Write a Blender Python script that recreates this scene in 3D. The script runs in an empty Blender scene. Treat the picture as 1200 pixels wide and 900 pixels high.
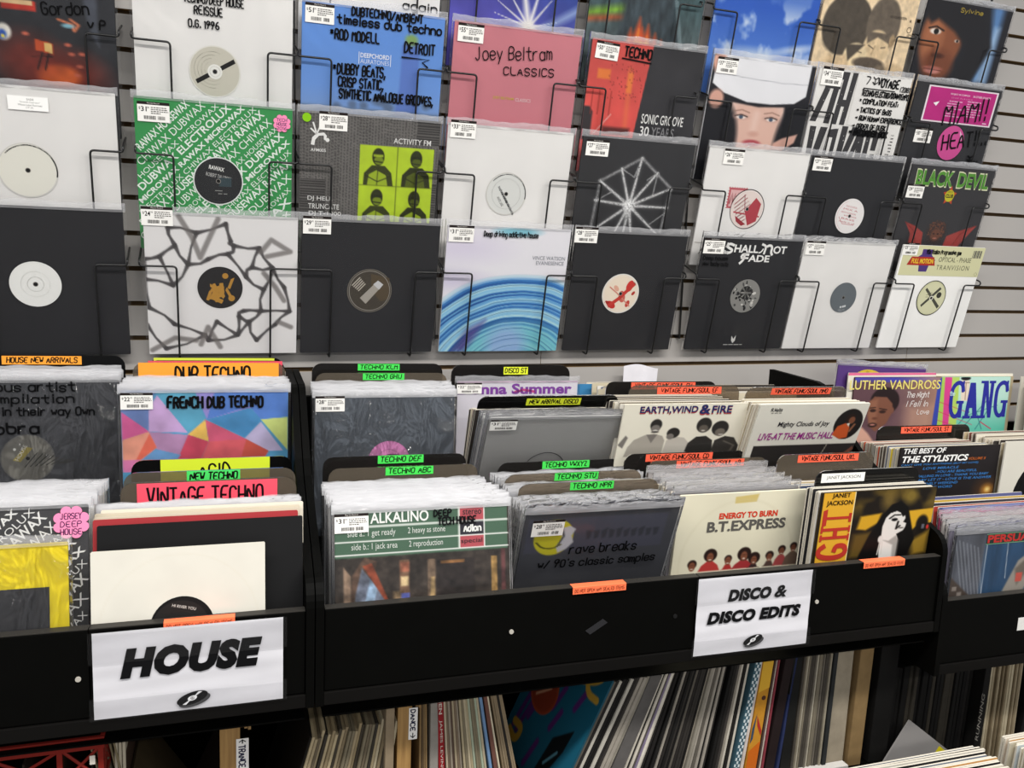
import bpy, math, random
import numpy as np
from mathutils import Matrix, Vector

random.seed(7)
C = bpy.context.scene
COL = C.collection
R = math.radians

# ------------------------------------------------------------------ camera
cam_data = bpy.data.cameras.new('camera')
cam_data.sensor_fit = 'HORIZONTAL'
cam_data.sensor_width = 36.0
cam_data.lens = 29.503
cam_data.clip_start = 0.02
cam = bpy.data.objects.new('camera', cam_data)
COL.objects.link(cam)


def cam_matrix(loc, yaw, pitch, roll):
    fw = Vector((math.sin(yaw) * math.cos(pitch), math.cos(yaw) * math.cos(pitch), -math.sin(pitch)))
    rt = Vector((math.cos(yaw), -math.sin(yaw), 0))
    up = rt.cross(fw)
    r2 = rt * math.cos(roll) + up * math.sin(roll)
    u2 = -rt * math.sin(roll) + up * math.cos(roll)
    m = Matrix((r2, u2, -fw)).transposed().to_4x4()
    m.translation = Vector(loc)
    return m


cam.matrix_world = cam_matrix((0, -2.0234, 1.5), 0.3472, 0.1488, 0.0307)
C.camera = cam

# ------------------------------------------------------------------ light and exposure
C.view_settings.view_transform = 'Standard'
C.view_settings.look = 'None'
C.view_settings.gamma = 1.0
C.view_settings.use_curve_mapping = False
C.view_settings.exposure = 0.38
C.cycles.transparent_max_bounces = 24
C.cycles.max_bounces = 8

world = bpy.data.worlds.new('shop_air')
C.world = world
world.use_nodes = True
wbg = world.node_tree.nodes['Background']
wbg.inputs['Color'].default_value = (0.93, 0.96, 1.0, 1)
wbg.inputs['Strength'].default_value = 0.34


def strip_light(name, x, y, z, sx, sy, power, col=(1.0, 0.97, 0.93)):
    d = bpy.data.lights.new(name, 'AREA')
    d.shape = 'RECTANGLE'
    d.size, d.size_y = sx, sy
    d.energy = power
    d.color = col
    o = bpy.data.objects.new(name, d)
    COL.objects.link(o)
    o.location = (x, y, z)
    return o


strip_light('ceiling_strip_light', -1.1, -1.75, 2.95, 1.3, 0.20, 26)
strip_light('ceiling_strip_light', 0.5, -1.75, 2.95, 1.3, 0.20, 34)
strip_light('ceiling_strip_light', 2.1, -1.75, 2.95, 1.3, 0.20, 34)
strip_light('ceiling_strip_light', -0.8, -4.4, 2.85, 2.4, 0.30, 46)
strip_light('ceiling_strip_light', 2.4, -4.4, 2.85, 2.4, 0.30, 46)

# ------------------------------------------------------------------ materials


def lin(h):
    if isinstance(h, str):
        h = h.lstrip('#')
        h = [int(h[i:i + 2], 16) / 255 for i in (0, 2, 4)]
    return tuple(c / 12.92 if c <= 0.04045 else ((c + 0.055) / 1.055) ** 2.4 for c in h)


def srgb(h):
    h = h.lstrip('#')
    return np.array([int(h[i:i + 2], 16) / 255 for i in (0, 2, 4)])


MATS = {}


def nodes(name):
    m = bpy.data.materials.new(name)
    m.use_nodes = True
    nt = m.node_tree
    return m, nt, nt.nodes.get('Principled BSDF')


def ink(h, rough=0.5):
    k = ('ink', h, rough)
    if k not in MATS:
        m, nt, b = nodes('ink_' + h)
        b.inputs['Base Color'].default_value = (*lin(h), 1)
        b.inputs['Roughness'].default_value = rough
        b.inputs['Specular IOR Level'].default_value = 0.12
        MATS[k] = m
    return MATS[k]


def paper(h, rough=0.6, var=0.12, scale=9.0, fine=0.0):
    """card or paper: base colour broken up by two noises"""
    k = ('paper', h, rough, var, scale, fine)
    if k in MATS:
        return MATS[k]
    m, nt, b = nodes('paper_' + h)
    tc = nt.nodes.new('ShaderNodeTexCoord')
    n1 = nt.nodes.new('ShaderNodeTexNoise')
    n1.inputs['Scale'].default_value = scale
    n1.inputs['Detail'].default_value = 6
    rp = nt.nodes.new('ShaderNodeMapRange')
    rp.inputs['From Min'].default_value = 0.3
    rp.inputs['From Max'].default_value = 0.7
    rp.inputs['To Min'].default_value = 1 - var
    rp.inputs['To Max'].default_value = 1 + var * 0.4
    mx = nt.nodes.new('ShaderNodeVectorMath')
    mx.operation = 'SCALE'
    mx.inputs[0].default_value = lin(h)
    nt.links.new(tc.outputs['Object'], n1.inputs['Vector'])
    nt.links.new(n1.outputs['Fac'], rp.inputs['Value'])
    nt.links.new(rp.outputs['Result'], mx.inputs['Scale'])
    nt.links.new(mx.outputs['Vector'], b.inputs['Base Color'])
    bp = nt.nodes.new('ShaderNodeBump')
    bp.inputs['Strength'].default_value = 0.08
    bp.inputs['Distance'].default_value = 0.002
    nt.links.new(n1.outputs['Fac'], bp.inputs['Height'])
    nt.links.new(bp.outputs['Normal'], b.inputs['Normal'])
    b.inputs['Roughness'].default_value = rough
    b.inputs['Specular IOR Level'].default_value = 0.2
    MATS[k] = m
    return m


def printed():
    """printed cover: colour carried by the print's own colour attribute"""
    if 'printed' not in MATS:
        m, nt, b = nodes('printed_cover')
        a = nt.nodes.new('ShaderNodeAttribute')
        a.attribute_name = 'print'
        nt.links.new(a.outputs['Color'], b.inputs['Base Color'])
        b.inputs['Roughness'].default_value = 0.45
        b.inputs['Specular IOR Level'].default_value = 0.2
        MATS['printed'] = m
    return MATS['printed']


def plastic(kind='clear'):
    """polythene sleeve: see-through sheet with glossy crinkles; 'flap' is the milky folded edge"""
    k = ('plastic', kind)
    if k in MATS:
        return MATS[k]
    m = bpy.data.materials.new('plastic_' + kind)
    m.use_nodes = True
    nt = m.node_tree
    nt.nodes.clear()
    out = nt.nodes.new('ShaderNodeOutputMaterial')
    tr = nt.nodes.new('ShaderNodeBsdfTransparent')
    tr.inputs['Color'].default_value = (0.99, 0.99, 0.99, 1)
    gl = nt.nodes.new('ShaderNodeBsdfGlossy')
    gl.inputs['Color'].default_value = (1, 1, 1, 1)
    df = nt.nodes.new('ShaderNodeBsdfDiffuse')
    df.inputs['Color'].default_value = (0.74, 0.74, 0.76, 1)
    fr = nt.nodes.new('ShaderNodeFresnel')
    fr.inputs['IOR'].default_value = 1.45
    tc = nt.nodes.new('ShaderNodeTexCoord')
    mp = nt.nodes.new('ShaderNodeMapping')
    ns = nt.nodes.new('ShaderNodeTexNoise')
    bp = nt.nodes.new('ShaderNodeBump')
    rough, gain, haze, scale, dist, strg, stretch = {
        'clear': (0.14, 0.34, 0.010, 4.0, 0.03, 0.6, (1.2, 1, 0.5)),
        'wrap': (0.07, 0.65, 0.015, 13.0, 0.06, 1.0, (1.6, 1, 0.7)),
        'flap': (0.22, 0.8, 0.22, 60.0, 0.006, 0.8, (0.35, 1, 1)),
        'stack': (0.18, 1.1, 0.40, 55.0, 0.008, 1.0, (0.3, 1, 1)),
    }[kind]
    gl.inputs['Roughness'].default_value = rough
    mp.inputs['Scale'].default_value = stretch
    ns.inputs['Scale'].default_value = scale
    ns.inputs['Detail'].default_value = 3
    ns.inputs['Distortion'].default_value = 0.6
    bp.inputs['Strength'].default_value = strg
    bp.inputs['Distance'].default_value = dist
    nt.links.new(tc.outputs['Object'], mp.inputs['Vector'])
    nt.links.new(mp.outputs['Vector'], ns.inputs['Vector'])
    nt.links.new(ns.outputs['Fac'], bp.inputs['Height'])
    nt.links.new(bp.outputs['Normal'], gl.inputs['Normal'])
    nt.links.new(bp.outputs['Normal'], fr.inputs['Normal'])
    ml = nt.nodes.new('ShaderNodeMath')
    ml.operation = 'MULTIPLY'
    ml.use_clamp = True
    ml.inputs[1].default_value = gain
    nt.links.new(fr.outputs['Fac'], ml.inputs[0])
    m1 = nt.nodes.new('ShaderNodeMixShader')
    m1.inputs['Fac'].default_value = haze
    nt.links.new(tr.outputs[0], m1.inputs[1])
    nt.links.new(df.outputs[0], m1.inputs[2])
    m2 = nt.nodes.new('ShaderNodeMixShader')
    nt.links.new(ml.outputs[0], m2.inputs['Fac'])
    nt.links.new(m1.outputs[0], m2.inputs[1])
    nt.links.new(gl.outputs[0], m2.inputs[2])
    nt.links.new(m2.outputs[0], out.inputs['Surface'])
    MATS[k] = m
    return m


def acrylic(kind='smoke'):
    k = ('acrylic', kind)
    if k in MATS:
        return MATS[k]
    m = bpy.data.materials.new('acrylic_' + kind)
    m.use_nodes = True
    nt = m.node_tree
    nt.nodes.clear()
    out = nt.nodes.new('ShaderNodeOutputMaterial')
    tr = nt.nodes.new('ShaderNodeBsdfTransparent')
    tr.inputs['Color'].default_value = {'smoke': (0.62, 0.55, 0.47, 1), 'dark': (0.10, 0.095, 0.09, 1), 'black': (0.004, 0.004, 0.004, 1)}[kind]
    gl = nt.nodes.new('ShaderNodeBsdfGlossy')
    gl.inputs['Roughness'].default_value = 0.12
    df = nt.nodes.new('ShaderNodeBsdfDiffuse')
    df.inputs['Color'].default_value = {'smoke': (0.21, 0.18, 0.14, 1), 'dark': (0.03, 0.027, 0.025, 1), 'black': (0.012, 0.012, 0.012, 1)}[kind]
    fr = nt.nodes.new('ShaderNodeFresnel')
    fr.inputs['IOR'].default_value = 1.25
    m1 = nt.nodes.new('ShaderNodeMixShader')
    m1.inputs['Fac'].default_value = 0.34 if kind == 'smoke' else 0.4
    nt.links.new(tr.outputs[0], m1.inputs[1])
    nt.links.new(df.outputs[0], m1.inputs[2])
    m2 = nt.nodes.new('ShaderNodeMixShader')
    nt.links.new(fr.outputs[0], m2.inputs['Fac'])
    nt.links.new(m1.outputs[0], m2.inputs[1])
    nt.links.new(gl.outputs[0], m2.inputs[2])
    nt.links.new(m2.outputs[0], out.inputs['Surface'])
    MATS[k] = m
    return m


def laminate(h='#15140f', rough=0.5):
    """black melamine board with faint scuffs"""
    k = ('laminate', h, rough)
    if k in MATS:
        return MATS[k]
    m, nt, b = nodes('laminate_' + h)
    tc = nt.nodes.new('ShaderNodeTexCoord')
    ns = nt.nodes.new('ShaderNodeTexNoise')
    ns.inputs['Scale'].default_value = 14
    ns.inputs['Detail'].default_value = 8
    rp = nt.nodes.new('ShaderNodeMapRange')
    rp.inputs['To Min'].default_value = rough - 0.12
    rp.inputs['To Max'].default_value = rough + 0.15
    nt.links.new(tc.outputs['Object'], ns.inputs['Vector'])
    nt.links.new(ns.outputs['Fac'], rp.inputs['Value'])
    nt.links.new(rp.outputs['Result'], b.inputs['Roughness'])
    b.inputs['Base Color'].default_value = (*lin(h), 1)
    b.inputs['Specular IOR Level'].default_value = 0.07
    MATS[k] = m
    return m


def metal_black():
    if 'wire' not in MATS:
        m, nt, b = nodes('black_coated_wire')
        b.inputs['Base Color'].default_value = (0.008, 0.008, 0.008, 1)
        b.inputs['Roughness'].default_value = 0.35
        MATS['wire'] = m
    return MATS['wire']


def wood(h='#b08a55'):
    k = ('wood', h)
    if k in MATS:
        return MATS[k]
    m, nt, b = nodes('wood_' + h)
    tc = nt.nodes.new('ShaderNodeTexCoord')
    mp = nt.nodes.new('ShaderNodeMapping')
    mp.inputs['Scale'].default_value = (60, 20, 3)
    ns = nt.nodes.new('ShaderNodeTexNoise')
    ns.inputs['Scale'].default_value = 2.2
    ns.inputs['Detail'].default_value = 6
    cr = nt.nodes.new('ShaderNodeValToRGB')
    c = lin(h)
    cr.color_ramp.elements[0].color = (c[0] * 0.62, c[1] * 0.56, c[2] * 0.5, 1)
    cr.color_ramp.elements[1].color = (c[0] * 1.1, c[1] * 1.1, c[2] * 1.1, 1)
    cr.color_ramp.elements[0].position = 0.3
    cr.color_ramp.elements[1].position = 0.7
    nt.links.new(tc.outputs['Object'], mp.inputs['Vector'])
    nt.links.new(mp.outputs['Vector'], ns.inputs['Vector'])
    nt.links.new(ns.outputs['Fac'], cr.inputs['Fac'])
    nt.links.new(cr.outputs['Color'], b.inputs['Base Color'])
    b.inputs['Roughness'].default_value = 0.6
    MATS[k] = m
    return m


# ------------------------------------------------------------------ object helpers


def tag(o, label, cat, group=None):
    o['label'] = label
    o['category'] = cat
    if group:
        o['group'] = group
    return o


def empty(name, mat=None):
    o = bpy.data.objects.new(name, None)
    o.empty_display_size = 0.05
    COL.objects.link(o)
    if mat is not None:
        o.matrix_world = mat
    return o


def link_mesh(name, me, parent=None, mat=None):
    o = bpy.data.objects.new(name, me)
    COL.objects.link(o)
    if parent is not None:
        o.parent = parent
    if mat is not None:
        if parent is None:
            o.matrix_world = mat
        else:
            o.matrix_local = mat
    return o


class MB:
    """mesh builder: boxes, prisms and tubes collected into ONE mesh"""

    def __init__(self):
        self.v, self.f, self.m, self.mats = [], [], [], []

    def mi(self, mat):
        if mat not in self.mats:
            self.mats.append(mat)
        return self.mats.index(mat)

    def add(self, vs, fs, mat):
        o = len(self.v)
        self.v += [tuple(p) for p in vs]
        i = self.mi(mat)
        for f in fs:
            self.f.append(tuple(o + k for k in f))
            self.m.append(i)

    def box(self, x0, x1, y0, y1, z0, z1, mat, bev=0.0):
        if bev <= 0:
            vs = [(x, y, z) for z in (z0, z1) for y in (y0, y1) for x in (x0, x1)]
            fs = [(0, 2, 3, 1), (4, 5, 7, 6), (0, 1, 5, 4), (2, 6, 7, 3), (0, 4, 6, 2), (1, 3, 7, 5)]
            self.add(vs, fs, mat)
            return
        import bmesh
        bm = bmesh.new()
        bmesh.ops.create_cube(bm, size=1)
        for v in bm.verts:
            v.co = Vector(((x0 + x1) / 2 + v.co.x * (x1 - x0), (y0 + y1) / 2 + v.co.y * (y1 - y0), (z0 + z1) / 2 + v.co.z * (z1 - z0)))
        bmesh.ops.bevel(bm, geom=bm.edges[:], offset=bev, segments=2, affect='EDGES', profile=0.6)
        bm.verts.index_update()
        self.add([v.co[:] for v in bm.verts], [[v.index for v in f.verts] for f in bm.faces], mat)
        bm.free()

    def prism(self, pts, a0, a1, axis, mat):
        """closed outline pts (2D) pushed along an axis: 'x' -> pts are (y,z); 'y' -> (x,z); 'z' -> (x,y)"""
        def mk(p, a):
            return {'x': (a, p[0], p[1]), 'y': (p[0], a, p[1]), 'z': (p[0], p[1], a)}[axis]
        n = len(pts)
        vs = [mk(p, a0) for p in pts] + [mk(p, a1) for p in pts]
        fs = [tuple(range(n)), tuple(range(2 * n - 1, n - 1, -1))]
        for i in range(n):
            j = (i + 1) % n
            fs.append((i, i + n, j + n, j))
        self.add(vs, fs, mat)

    def tube(self, pts, r, mat, seg=8, bend=0.0):
        pts = [Vector(p) for p in pts]
        if bend > 0:
            q = [pts[0]]
            for i in range(1, len(pts) - 1):
                a, b, c = pts[i - 1], pts[i], pts[i + 1]
                d1 = min(bend, (a - b).length * 0.45)
                d2 = min(bend, (c - b).length * 0.45)
                s, e = b + (a - b).normalized() * d1, b + (c - b).normalized() * d2
                for k in range(5):
                    t = k / 4
                    q.append(s * (1 - t) ** 2 + b * 2 * t * (1 - t) + e * t * t)
            q.append(pts[-1])
            pts = q
        vs, fs = [], []
        d = (pts[1] - pts[0]).normalized()
        n = d.orthogonal().normalized()
        for i, p in enumerate(pts):
            if i == 0:
                t = pts[1] - pts[0]
            elif i == len(pts) - 1:
                t = pts[-1] - pts[-2]
            else:
                t = (pts[i + 1] - pts[i]).normalized() + (pts[i] - pts[i - 1]).normalized()
            t = t.normalized()
            n = (n - t * n.dot(t)).normalized()
            b = t.cross(n)
            for k in range(seg):
                a = 2 * math.pi * k / seg
                vs.append(p + (n * math.cos(a) + b * math.sin(a)) * r)
        for i in range(len(pts) - 1):
            for k in range(seg):
                k2 = (k + 1) % seg
                fs.append((i * seg + k, i * seg + k2, (i + 1) * seg + k2, (i + 1) * seg + k))
        fs.append(tuple(range(seg - 1, -1, -1)))
        L = (len(pts) - 1) * seg
        fs.append(tuple(L + k for k in range(seg)))
        self.add(vs, fs, mat)

    def mesh(self, name, smooth=False):
        me = bpy.data.meshes.new(name)
        me.from_pydata(self.v, [], self.f)
        for m in self.mats:
            me.materials.append(m)
        me.polygons.foreach_set('material_index', self.m)
        if smooth:
            me.polygons.foreach_set('use_smooth', [True] * len(self.f))
        me.update()
        return me

    def build(self, name, parent=None, mat=None, smooth=False):
        return link_mesh(name, self.mesh(name, smooth), parent, mat)


# ------------------------------------------------------------------ marker-pen lettering (single strokes)
HAND = {
 'A': '00 26 40|12 32', 'B': '00 06 36 45 44 33 03|33 42 41 30 00', 'C': '45 36 16 05 01 10 30 41', 'D': '00 06 26 44 42 20 00',
 'E': '40 00 06 46|03 33', 'F': '00 06 46|03 33', 'G': '45 36 16 05 01 10 30 41 43 23', 'H': '00 06|40 46|03 43', 'I': '20 26',
 'J': '36 31 20 10 01', 'K': '00 06|46 03 40', 'L': '06 00 40', 'M': '00 06 23 46 40', 'N': '00 06 40 46',
 'O': '10 01 05 16 36 45 41 30 10', 'P': '00 06 36 45 44 33 03', 'Q': '10 01 05 16 36 45 41 30 10|22 40',
 'R': '00 06 36 45 44 33 03|23 40', 'S': '45 36 16 05 04 13 33 42 41 30 10 01', 'T': '06 46|26 20', 'U': '06 01 10 30 41 46',
 'V': '06 20 46', 'W': '06 10 24 30 46', 'X': '00 46|06 40', 'Y': '06 23 46|23 20', 'Z': '06 46 00 40',
 '0': '10 01 05 16 36 45 41 30 10', '1': '15 26 20', '2': '05 16 36 45 44 00 40', '3': '06 46 24 42 41 30 10 01',
 '4': '30 36 02 42', '5': '46 06 04 34 43 41 30 00', '6': '36 15 02 01 10 30 41 42 33 13 02', '7': '06 46 10',
 '8': '13 04 05 16 36 45 44 33 13 02 01 10 30 41 42 33', '9': '10 35 45 36 16 05 04 13 33 44',
 'a': '43 34 14 03 01 10 30 41|44 40', 'b': '06 00 30 41 43 34 04', 'c': '43 34 14 03 01 10 30 41', 'd': '46 40 10 01 03 14 44',
 'e': '02 42 43 34 14 03 01 10 30 41', 'f': '46 36 25 20|03 43', 'g': '44 14 03 01 10 40|44 4a 3b 1b', 'h': '06 00|03 14 34 43 40',
 'i': '20 24|25 26', 'j': '34 3a 2b 1b|35 36', 'k': '06 00|34 02 30', 'l': '26 20', 'm': '04 00|03 14 23 20|23 34 43 40',
 'n': '04 00|03 14 34 43 40', 'o': '10 01 03 14 34 43 41 30 10', 'p': '04 0b|03 14 34 43 41 30 10 01', 'q': '44 4b|43 34 14 03 01 10 30 41',
 'r': '04 00|02 14 34', 's': '43 34 14 03 12 32 41 30 10 01', 't': '26 21 30 40|04 44', 'u': '04 01 10 30 41|44 40', 'v': '04 20 44',
 'w': '04 10 23 30 44', 'x': '04 40|00 44', 'y': '04 20|44 1b', 'z': '04 44 00 40',
 '.': '20 21', '!': '22 26|20 21', '/': '00 46', '-': '03 43', ',': '21 1a', '*': '15 33|35 13|14 34|25 23', "'": '25 26',
 '&': '40 05 16 25 02 10 30 42', ':': '21 22|23 24', '>': '03 43|34 43 32', '(': '36 24 22 30', ')': '16 24 22 10',
 '$': '45 36 16 05 04 13 33 42 41 30 10 01|27 2a', '+': '03 43|21 25', '^': '06 24 46|24 20|02 20 42',
}


def chaikin(p, n=2):
    for _ in range(n):
        q = [p[0]]
        for a, b in zip(p[:-1], p[1:]):
            q.append((a[0] * .75 + b[0] * .25, a[1] * .75 + b[1] * .25))
            q.append((a[0] * .25 + b[0] * .75, a[1] * .25 + b[1] * .75))
        q.append(p[-1])
        p = q
    return p


def hand_strokes(text, jit=0.5, seed=0, round_=True):
    """list of polylines in letter units (letter height 6); returns strokes, total width"""
    rnd = random.Random(sum(map(ord, text)) + seed)
    x, out = 0.0, []
    for ch in text:
        if ch == ' ':
            x += 3.4
            continue
        g = HAND.get(ch)
        if g is None:
            x += 2
            continue
        wdt = 0
        dx, dy, sc, sh = rnd.uniform(-.25, .25) * jit, rnd.uniform(-.7, .7) * jit, 1 + rnd.uniform(-.12, .12) * jit, rnd.uniform(-.06, .06) * jit
        for poly in g.split('|'):
            pts = []
            for c in poly.split():
                px, py = int(c[0]), {'a': -1, 'b': -2}.get(c[1], None)
                py = int(c[1]) if py is None else py
                wdt = max(wdt, px)
                pts.append((x + dx + (px + sh * py) * sc + rnd.uniform(-.15, .15) * jit, dy + py * sc + rnd.uniform(-.15, .15) * jit))
            if round_ and len(pts) > 2:
                pts = chaikin(pts, 2)
            out.append(pts)
        if wdt <= 2 and ch in 'Il1.!i,:\'':
            for pts in out[-len(g.split('|')):]:
                for k, q in enumerate(pts):
                    pts[k] = (q[0] - 1.2, q[1])
            x += 2.6
        else:
            x += 5.5
    return out, max(x - 1.5, 1)


# ------------------------------------------------------------------ set type (Blender's built-in font)
TYPE = {}


def type_mesh(text, bold=0.0, shear=0.0, space=1.0):
    k = (text, bold, shear, space)
    if k not in TYPE:
        cu = bpy.data.curves.new('type', 'FONT')
        cu.body = text
        cu.size = 1
        cu.shear = shear
        cu.offset = bold
        cu.space_character = space
        cu.resolution_u = 3
        cu.fill_mode = 'FRONT'
        o = bpy.data.objects.new('type', cu)
        COL.objects.link(o)
        dg = bpy.context.evaluated_depsgraph_get()
        me = bpy.data.meshes.new_from_object(o.evaluated_get(dg))
        n = len(me.vertices)
        co = np.empty(n * 3)
        me.vertices.foreach_get('co', co)
        co = co.reshape(n, 3)[:, :2]
        fs = [tuple(p.vertices) for p in me.polygons]
        bpy.data.objects.remove(o)
        bpy.data.curves.remove(cu)
        bpy.data.meshes.remove(me)
        if n:
            lo, hi = co.min(0), co.max(0)
            co = (co - lo) / np.maximum(hi - lo, 1e-6)
            TYPE[k] = (co, fs, (hi - lo)[0] / (hi - lo)[1])
        else:
            TYPE[k] = (co, fs, 1)
    return TYPE[k]


SURFACES = {}       # record -> (its jacket, its plastic sleeve): prints belong to the one, stickers and marker to the other


def surface_of(root, name):
    if root.name in SURFACES:
        return SURFACES[root.name][1 if name in ('handwriting', 'price_sticker', 'flower_sticker', 'title_sticker', 'dot_sticker') else 0]
    return root


class Art:
    """flat printed or written layers on a card face; s runs right, t runs DOWN, both 0..1 over w x h"""
    STEP = 0.00011

    def __init__(self, w, h, y=-0.0004, step=None):
        self.w, self.h, self.y, self.mb, self.k = w, h, y, MB(), 0
        self.step = step or self.STEP
        self.m = (0, 1, 0, 1)

    def map(self, sa=0, sb=1, ta=0, tb=1):
        """from here on s, t mean sa + sb s, ta + tb t on the card"""
        self.m = (sa, sb, ta, tb)
        return self

    def off(self):
        return self.y - self.step * 9 * self.k / (self.k + 25)

    def fs(self, s):
        return self.m[0] + self.m[1] * s

    def ft(self, t):
        return self.m[2] + self.m[3] * t

    def xyz(self, s, t, raw=False):
        if not raw:
            s, t = self.fs(s), self.ft(t)
        return ((s - 0.5) * self.w, self.off(), (1 - t) * self.h)

    def up(self):
        self.k += 1

    def poly(self, pts, col, mat=None, raw=False):
        self.up()
        # face must look to -y: order so the normal points to the viewer
        a = sum(p[0] * q[1] - q[0] * p[1] for p, q in zip(pts, pts[1:] + pts[:1]))
        if a > 0:
            pts = pts[::-1]
        self.mb.add([self.xyz(*p, raw=raw) for p in pts], [tuple(range(len(pts)))], mat or ink(col))
        return self

    def rect(self, s0, t0, s1, t1, col):
        return self.poly([(s0, t0), (s1, t0), (s1, t1), (s0, t1)], col)

    def disc(self, s, t, r, col, ry=None, n=40, rot=0):
        """r as a fraction of the width"""
        q = self.w / self.h
        ry = r if ry is None else ry
        s, t = self.fs(s), self.ft(t)
        ca, sa = math.cos(rot), math.sin(rot)
        pts = []
        for i in range(n):
            a = 2 * math.pi * i / n
            x, y = r * math.cos(a), ry * math.sin(a)
            pts.append((s + x * ca - y * sa, t + (x * sa + y * ca) * q))
        return self.poly(pts, col, raw=True)

    def ring(self, s, t, r, wd, col, a0=0, a1=360, n=48):
        q = self.w / self.h
        s, t = self.fs(s), self.ft(t)
        return self.line([(s + r * math.cos(R(a0 + (a1 - a0) * i / n)), t + r * q * math.sin(R(a0 + (a1 - a0) * i / n))) for i in range(n + 1)], wd, col, raw=True)

    def line(self, pts, wd, col, mat=None, taper=False, raw=False):
        """ribbon along pts; wd is a fraction of the width"""
        P = [Vector((q[0], q[2])) for q in (self.xyz(*p, raw=raw) for p in pts)]
        Q = [P[0]]
        for p in P[1:]:
            if (p - Q[-1]).length > 1e-6:
                Q.append(p)
        if len(Q) < 2:
            return self
        hw = wd * self.w / 2
        vs, fs = [], []
        n = len(Q)
        e0 = (Q[0] - Q[1]).normalized() * hw * .6
        e1 = (Q[-1] - Q[-2]).normalized() * hw * .6
        Q[0], Q[-1] = Q[0] + e0, Q[-1] + e1
        y = self.off()
        for i in range(n):
            d1 = (Q[min(i + 1, n - 1)] - Q[max(i, 0)]) if i < n - 1 else Q[i] - Q[i - 1]
            d0 = (Q[i] - Q[i - 1]) if i > 0 else d1
            d = d0.normalized() + d1.normalized()
            d = d.normalized() if d.length > .3 else d1.normalized()
            nrm = Vector((-d.y, d.x))
            k = 1.0
            if taper:
                k = 0.35 + 0.65 * math.sin(math.pi * (i + .5) / n)
            a, b = Q[i] + nrm * hw * k, Q[i] - nrm * hw * k
            vs += [(a.x, y, a.y), (b.x, y, b.y)]
        for i in range(n - 1):
            fs.append((2 * i, 2 * i + 1, 2 * i + 3, 2 * i + 2))
        self.mb.add(vs, fs, mat or ink(col))
        return self

    def hand(self, text, s, t, height, col='#0d0d0f', wd=None, width=None, jit=.5, shear=0.0, rot=0.0, seed=0):
        """marker writing; (s,t) = left end of baseline, height = capital height, both as fractions"""
        self.up()
        st, tot = hand_strokes(text, jit * .6, seed)
        q = self.w / self.h
        sy = height / 6
        sx = (width / tot) if width else sy / q
        wd = (wd or height * .15) * .8
        ca, sa = math.cos(rot), math.sin(rot)
        for p in st:
            self.line([(s + (x + shear * y) * sx * ca + y * sy / q * sa, t - y * sy * ca + (x + shear * y) * sx * sa * q) for x, y in p], wd, col)
        return self

    def type(self, text, s0, t0, s1, t1, col, bold=0.0, shear=0.0, space=1.0, rot=0.0, keep=False, align='l'):
        """set type filling the box s0..s1, t0..t1 (rot turns it about the box centre, degrees clockwise)"""
        self.up()
        s0, s1, t0, t1 = self.fs(s0), self.fs(s1), self.ft(t0), self.ft(t1)
        co, fs, asp = type_mesh(text, bold, shear, space)
        W, H = (s1 - s0) * self.w, (t1 - t0) * self.h
        if keep:
            nw = asp * H
            if align == 'c':
                s0 = (s0 + s1) / 2 - nw / self.w / 2
            elif align == 'r':
                s0 = s1 - nw / self.w
            W = nw
            s1 = s0 + nw / self.w
        cx, cz = ((s0 + s1) / 2 - .5) * self.w, (1 - (t0 + t1) / 2) * self.h
        a = -R(rot)
        y = self.off()
        vs = []
        for x, z in co:
            X, Z = (x - .5) * W, (z - .5) * H
            vs.append((cx + X * math.cos(a) - Z * math.sin(a), y, cz + X * math.sin(a) + Z * math.cos(a)))
        self.mb.add(vs, fs, ink(col))
        return self

    def build(self, name, parent):
        return self.mb.build(name, surface_of(parent, name))


# ------------------------------------------------------------------ painter: colour per point of a fine grid (a printed picture)


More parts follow.
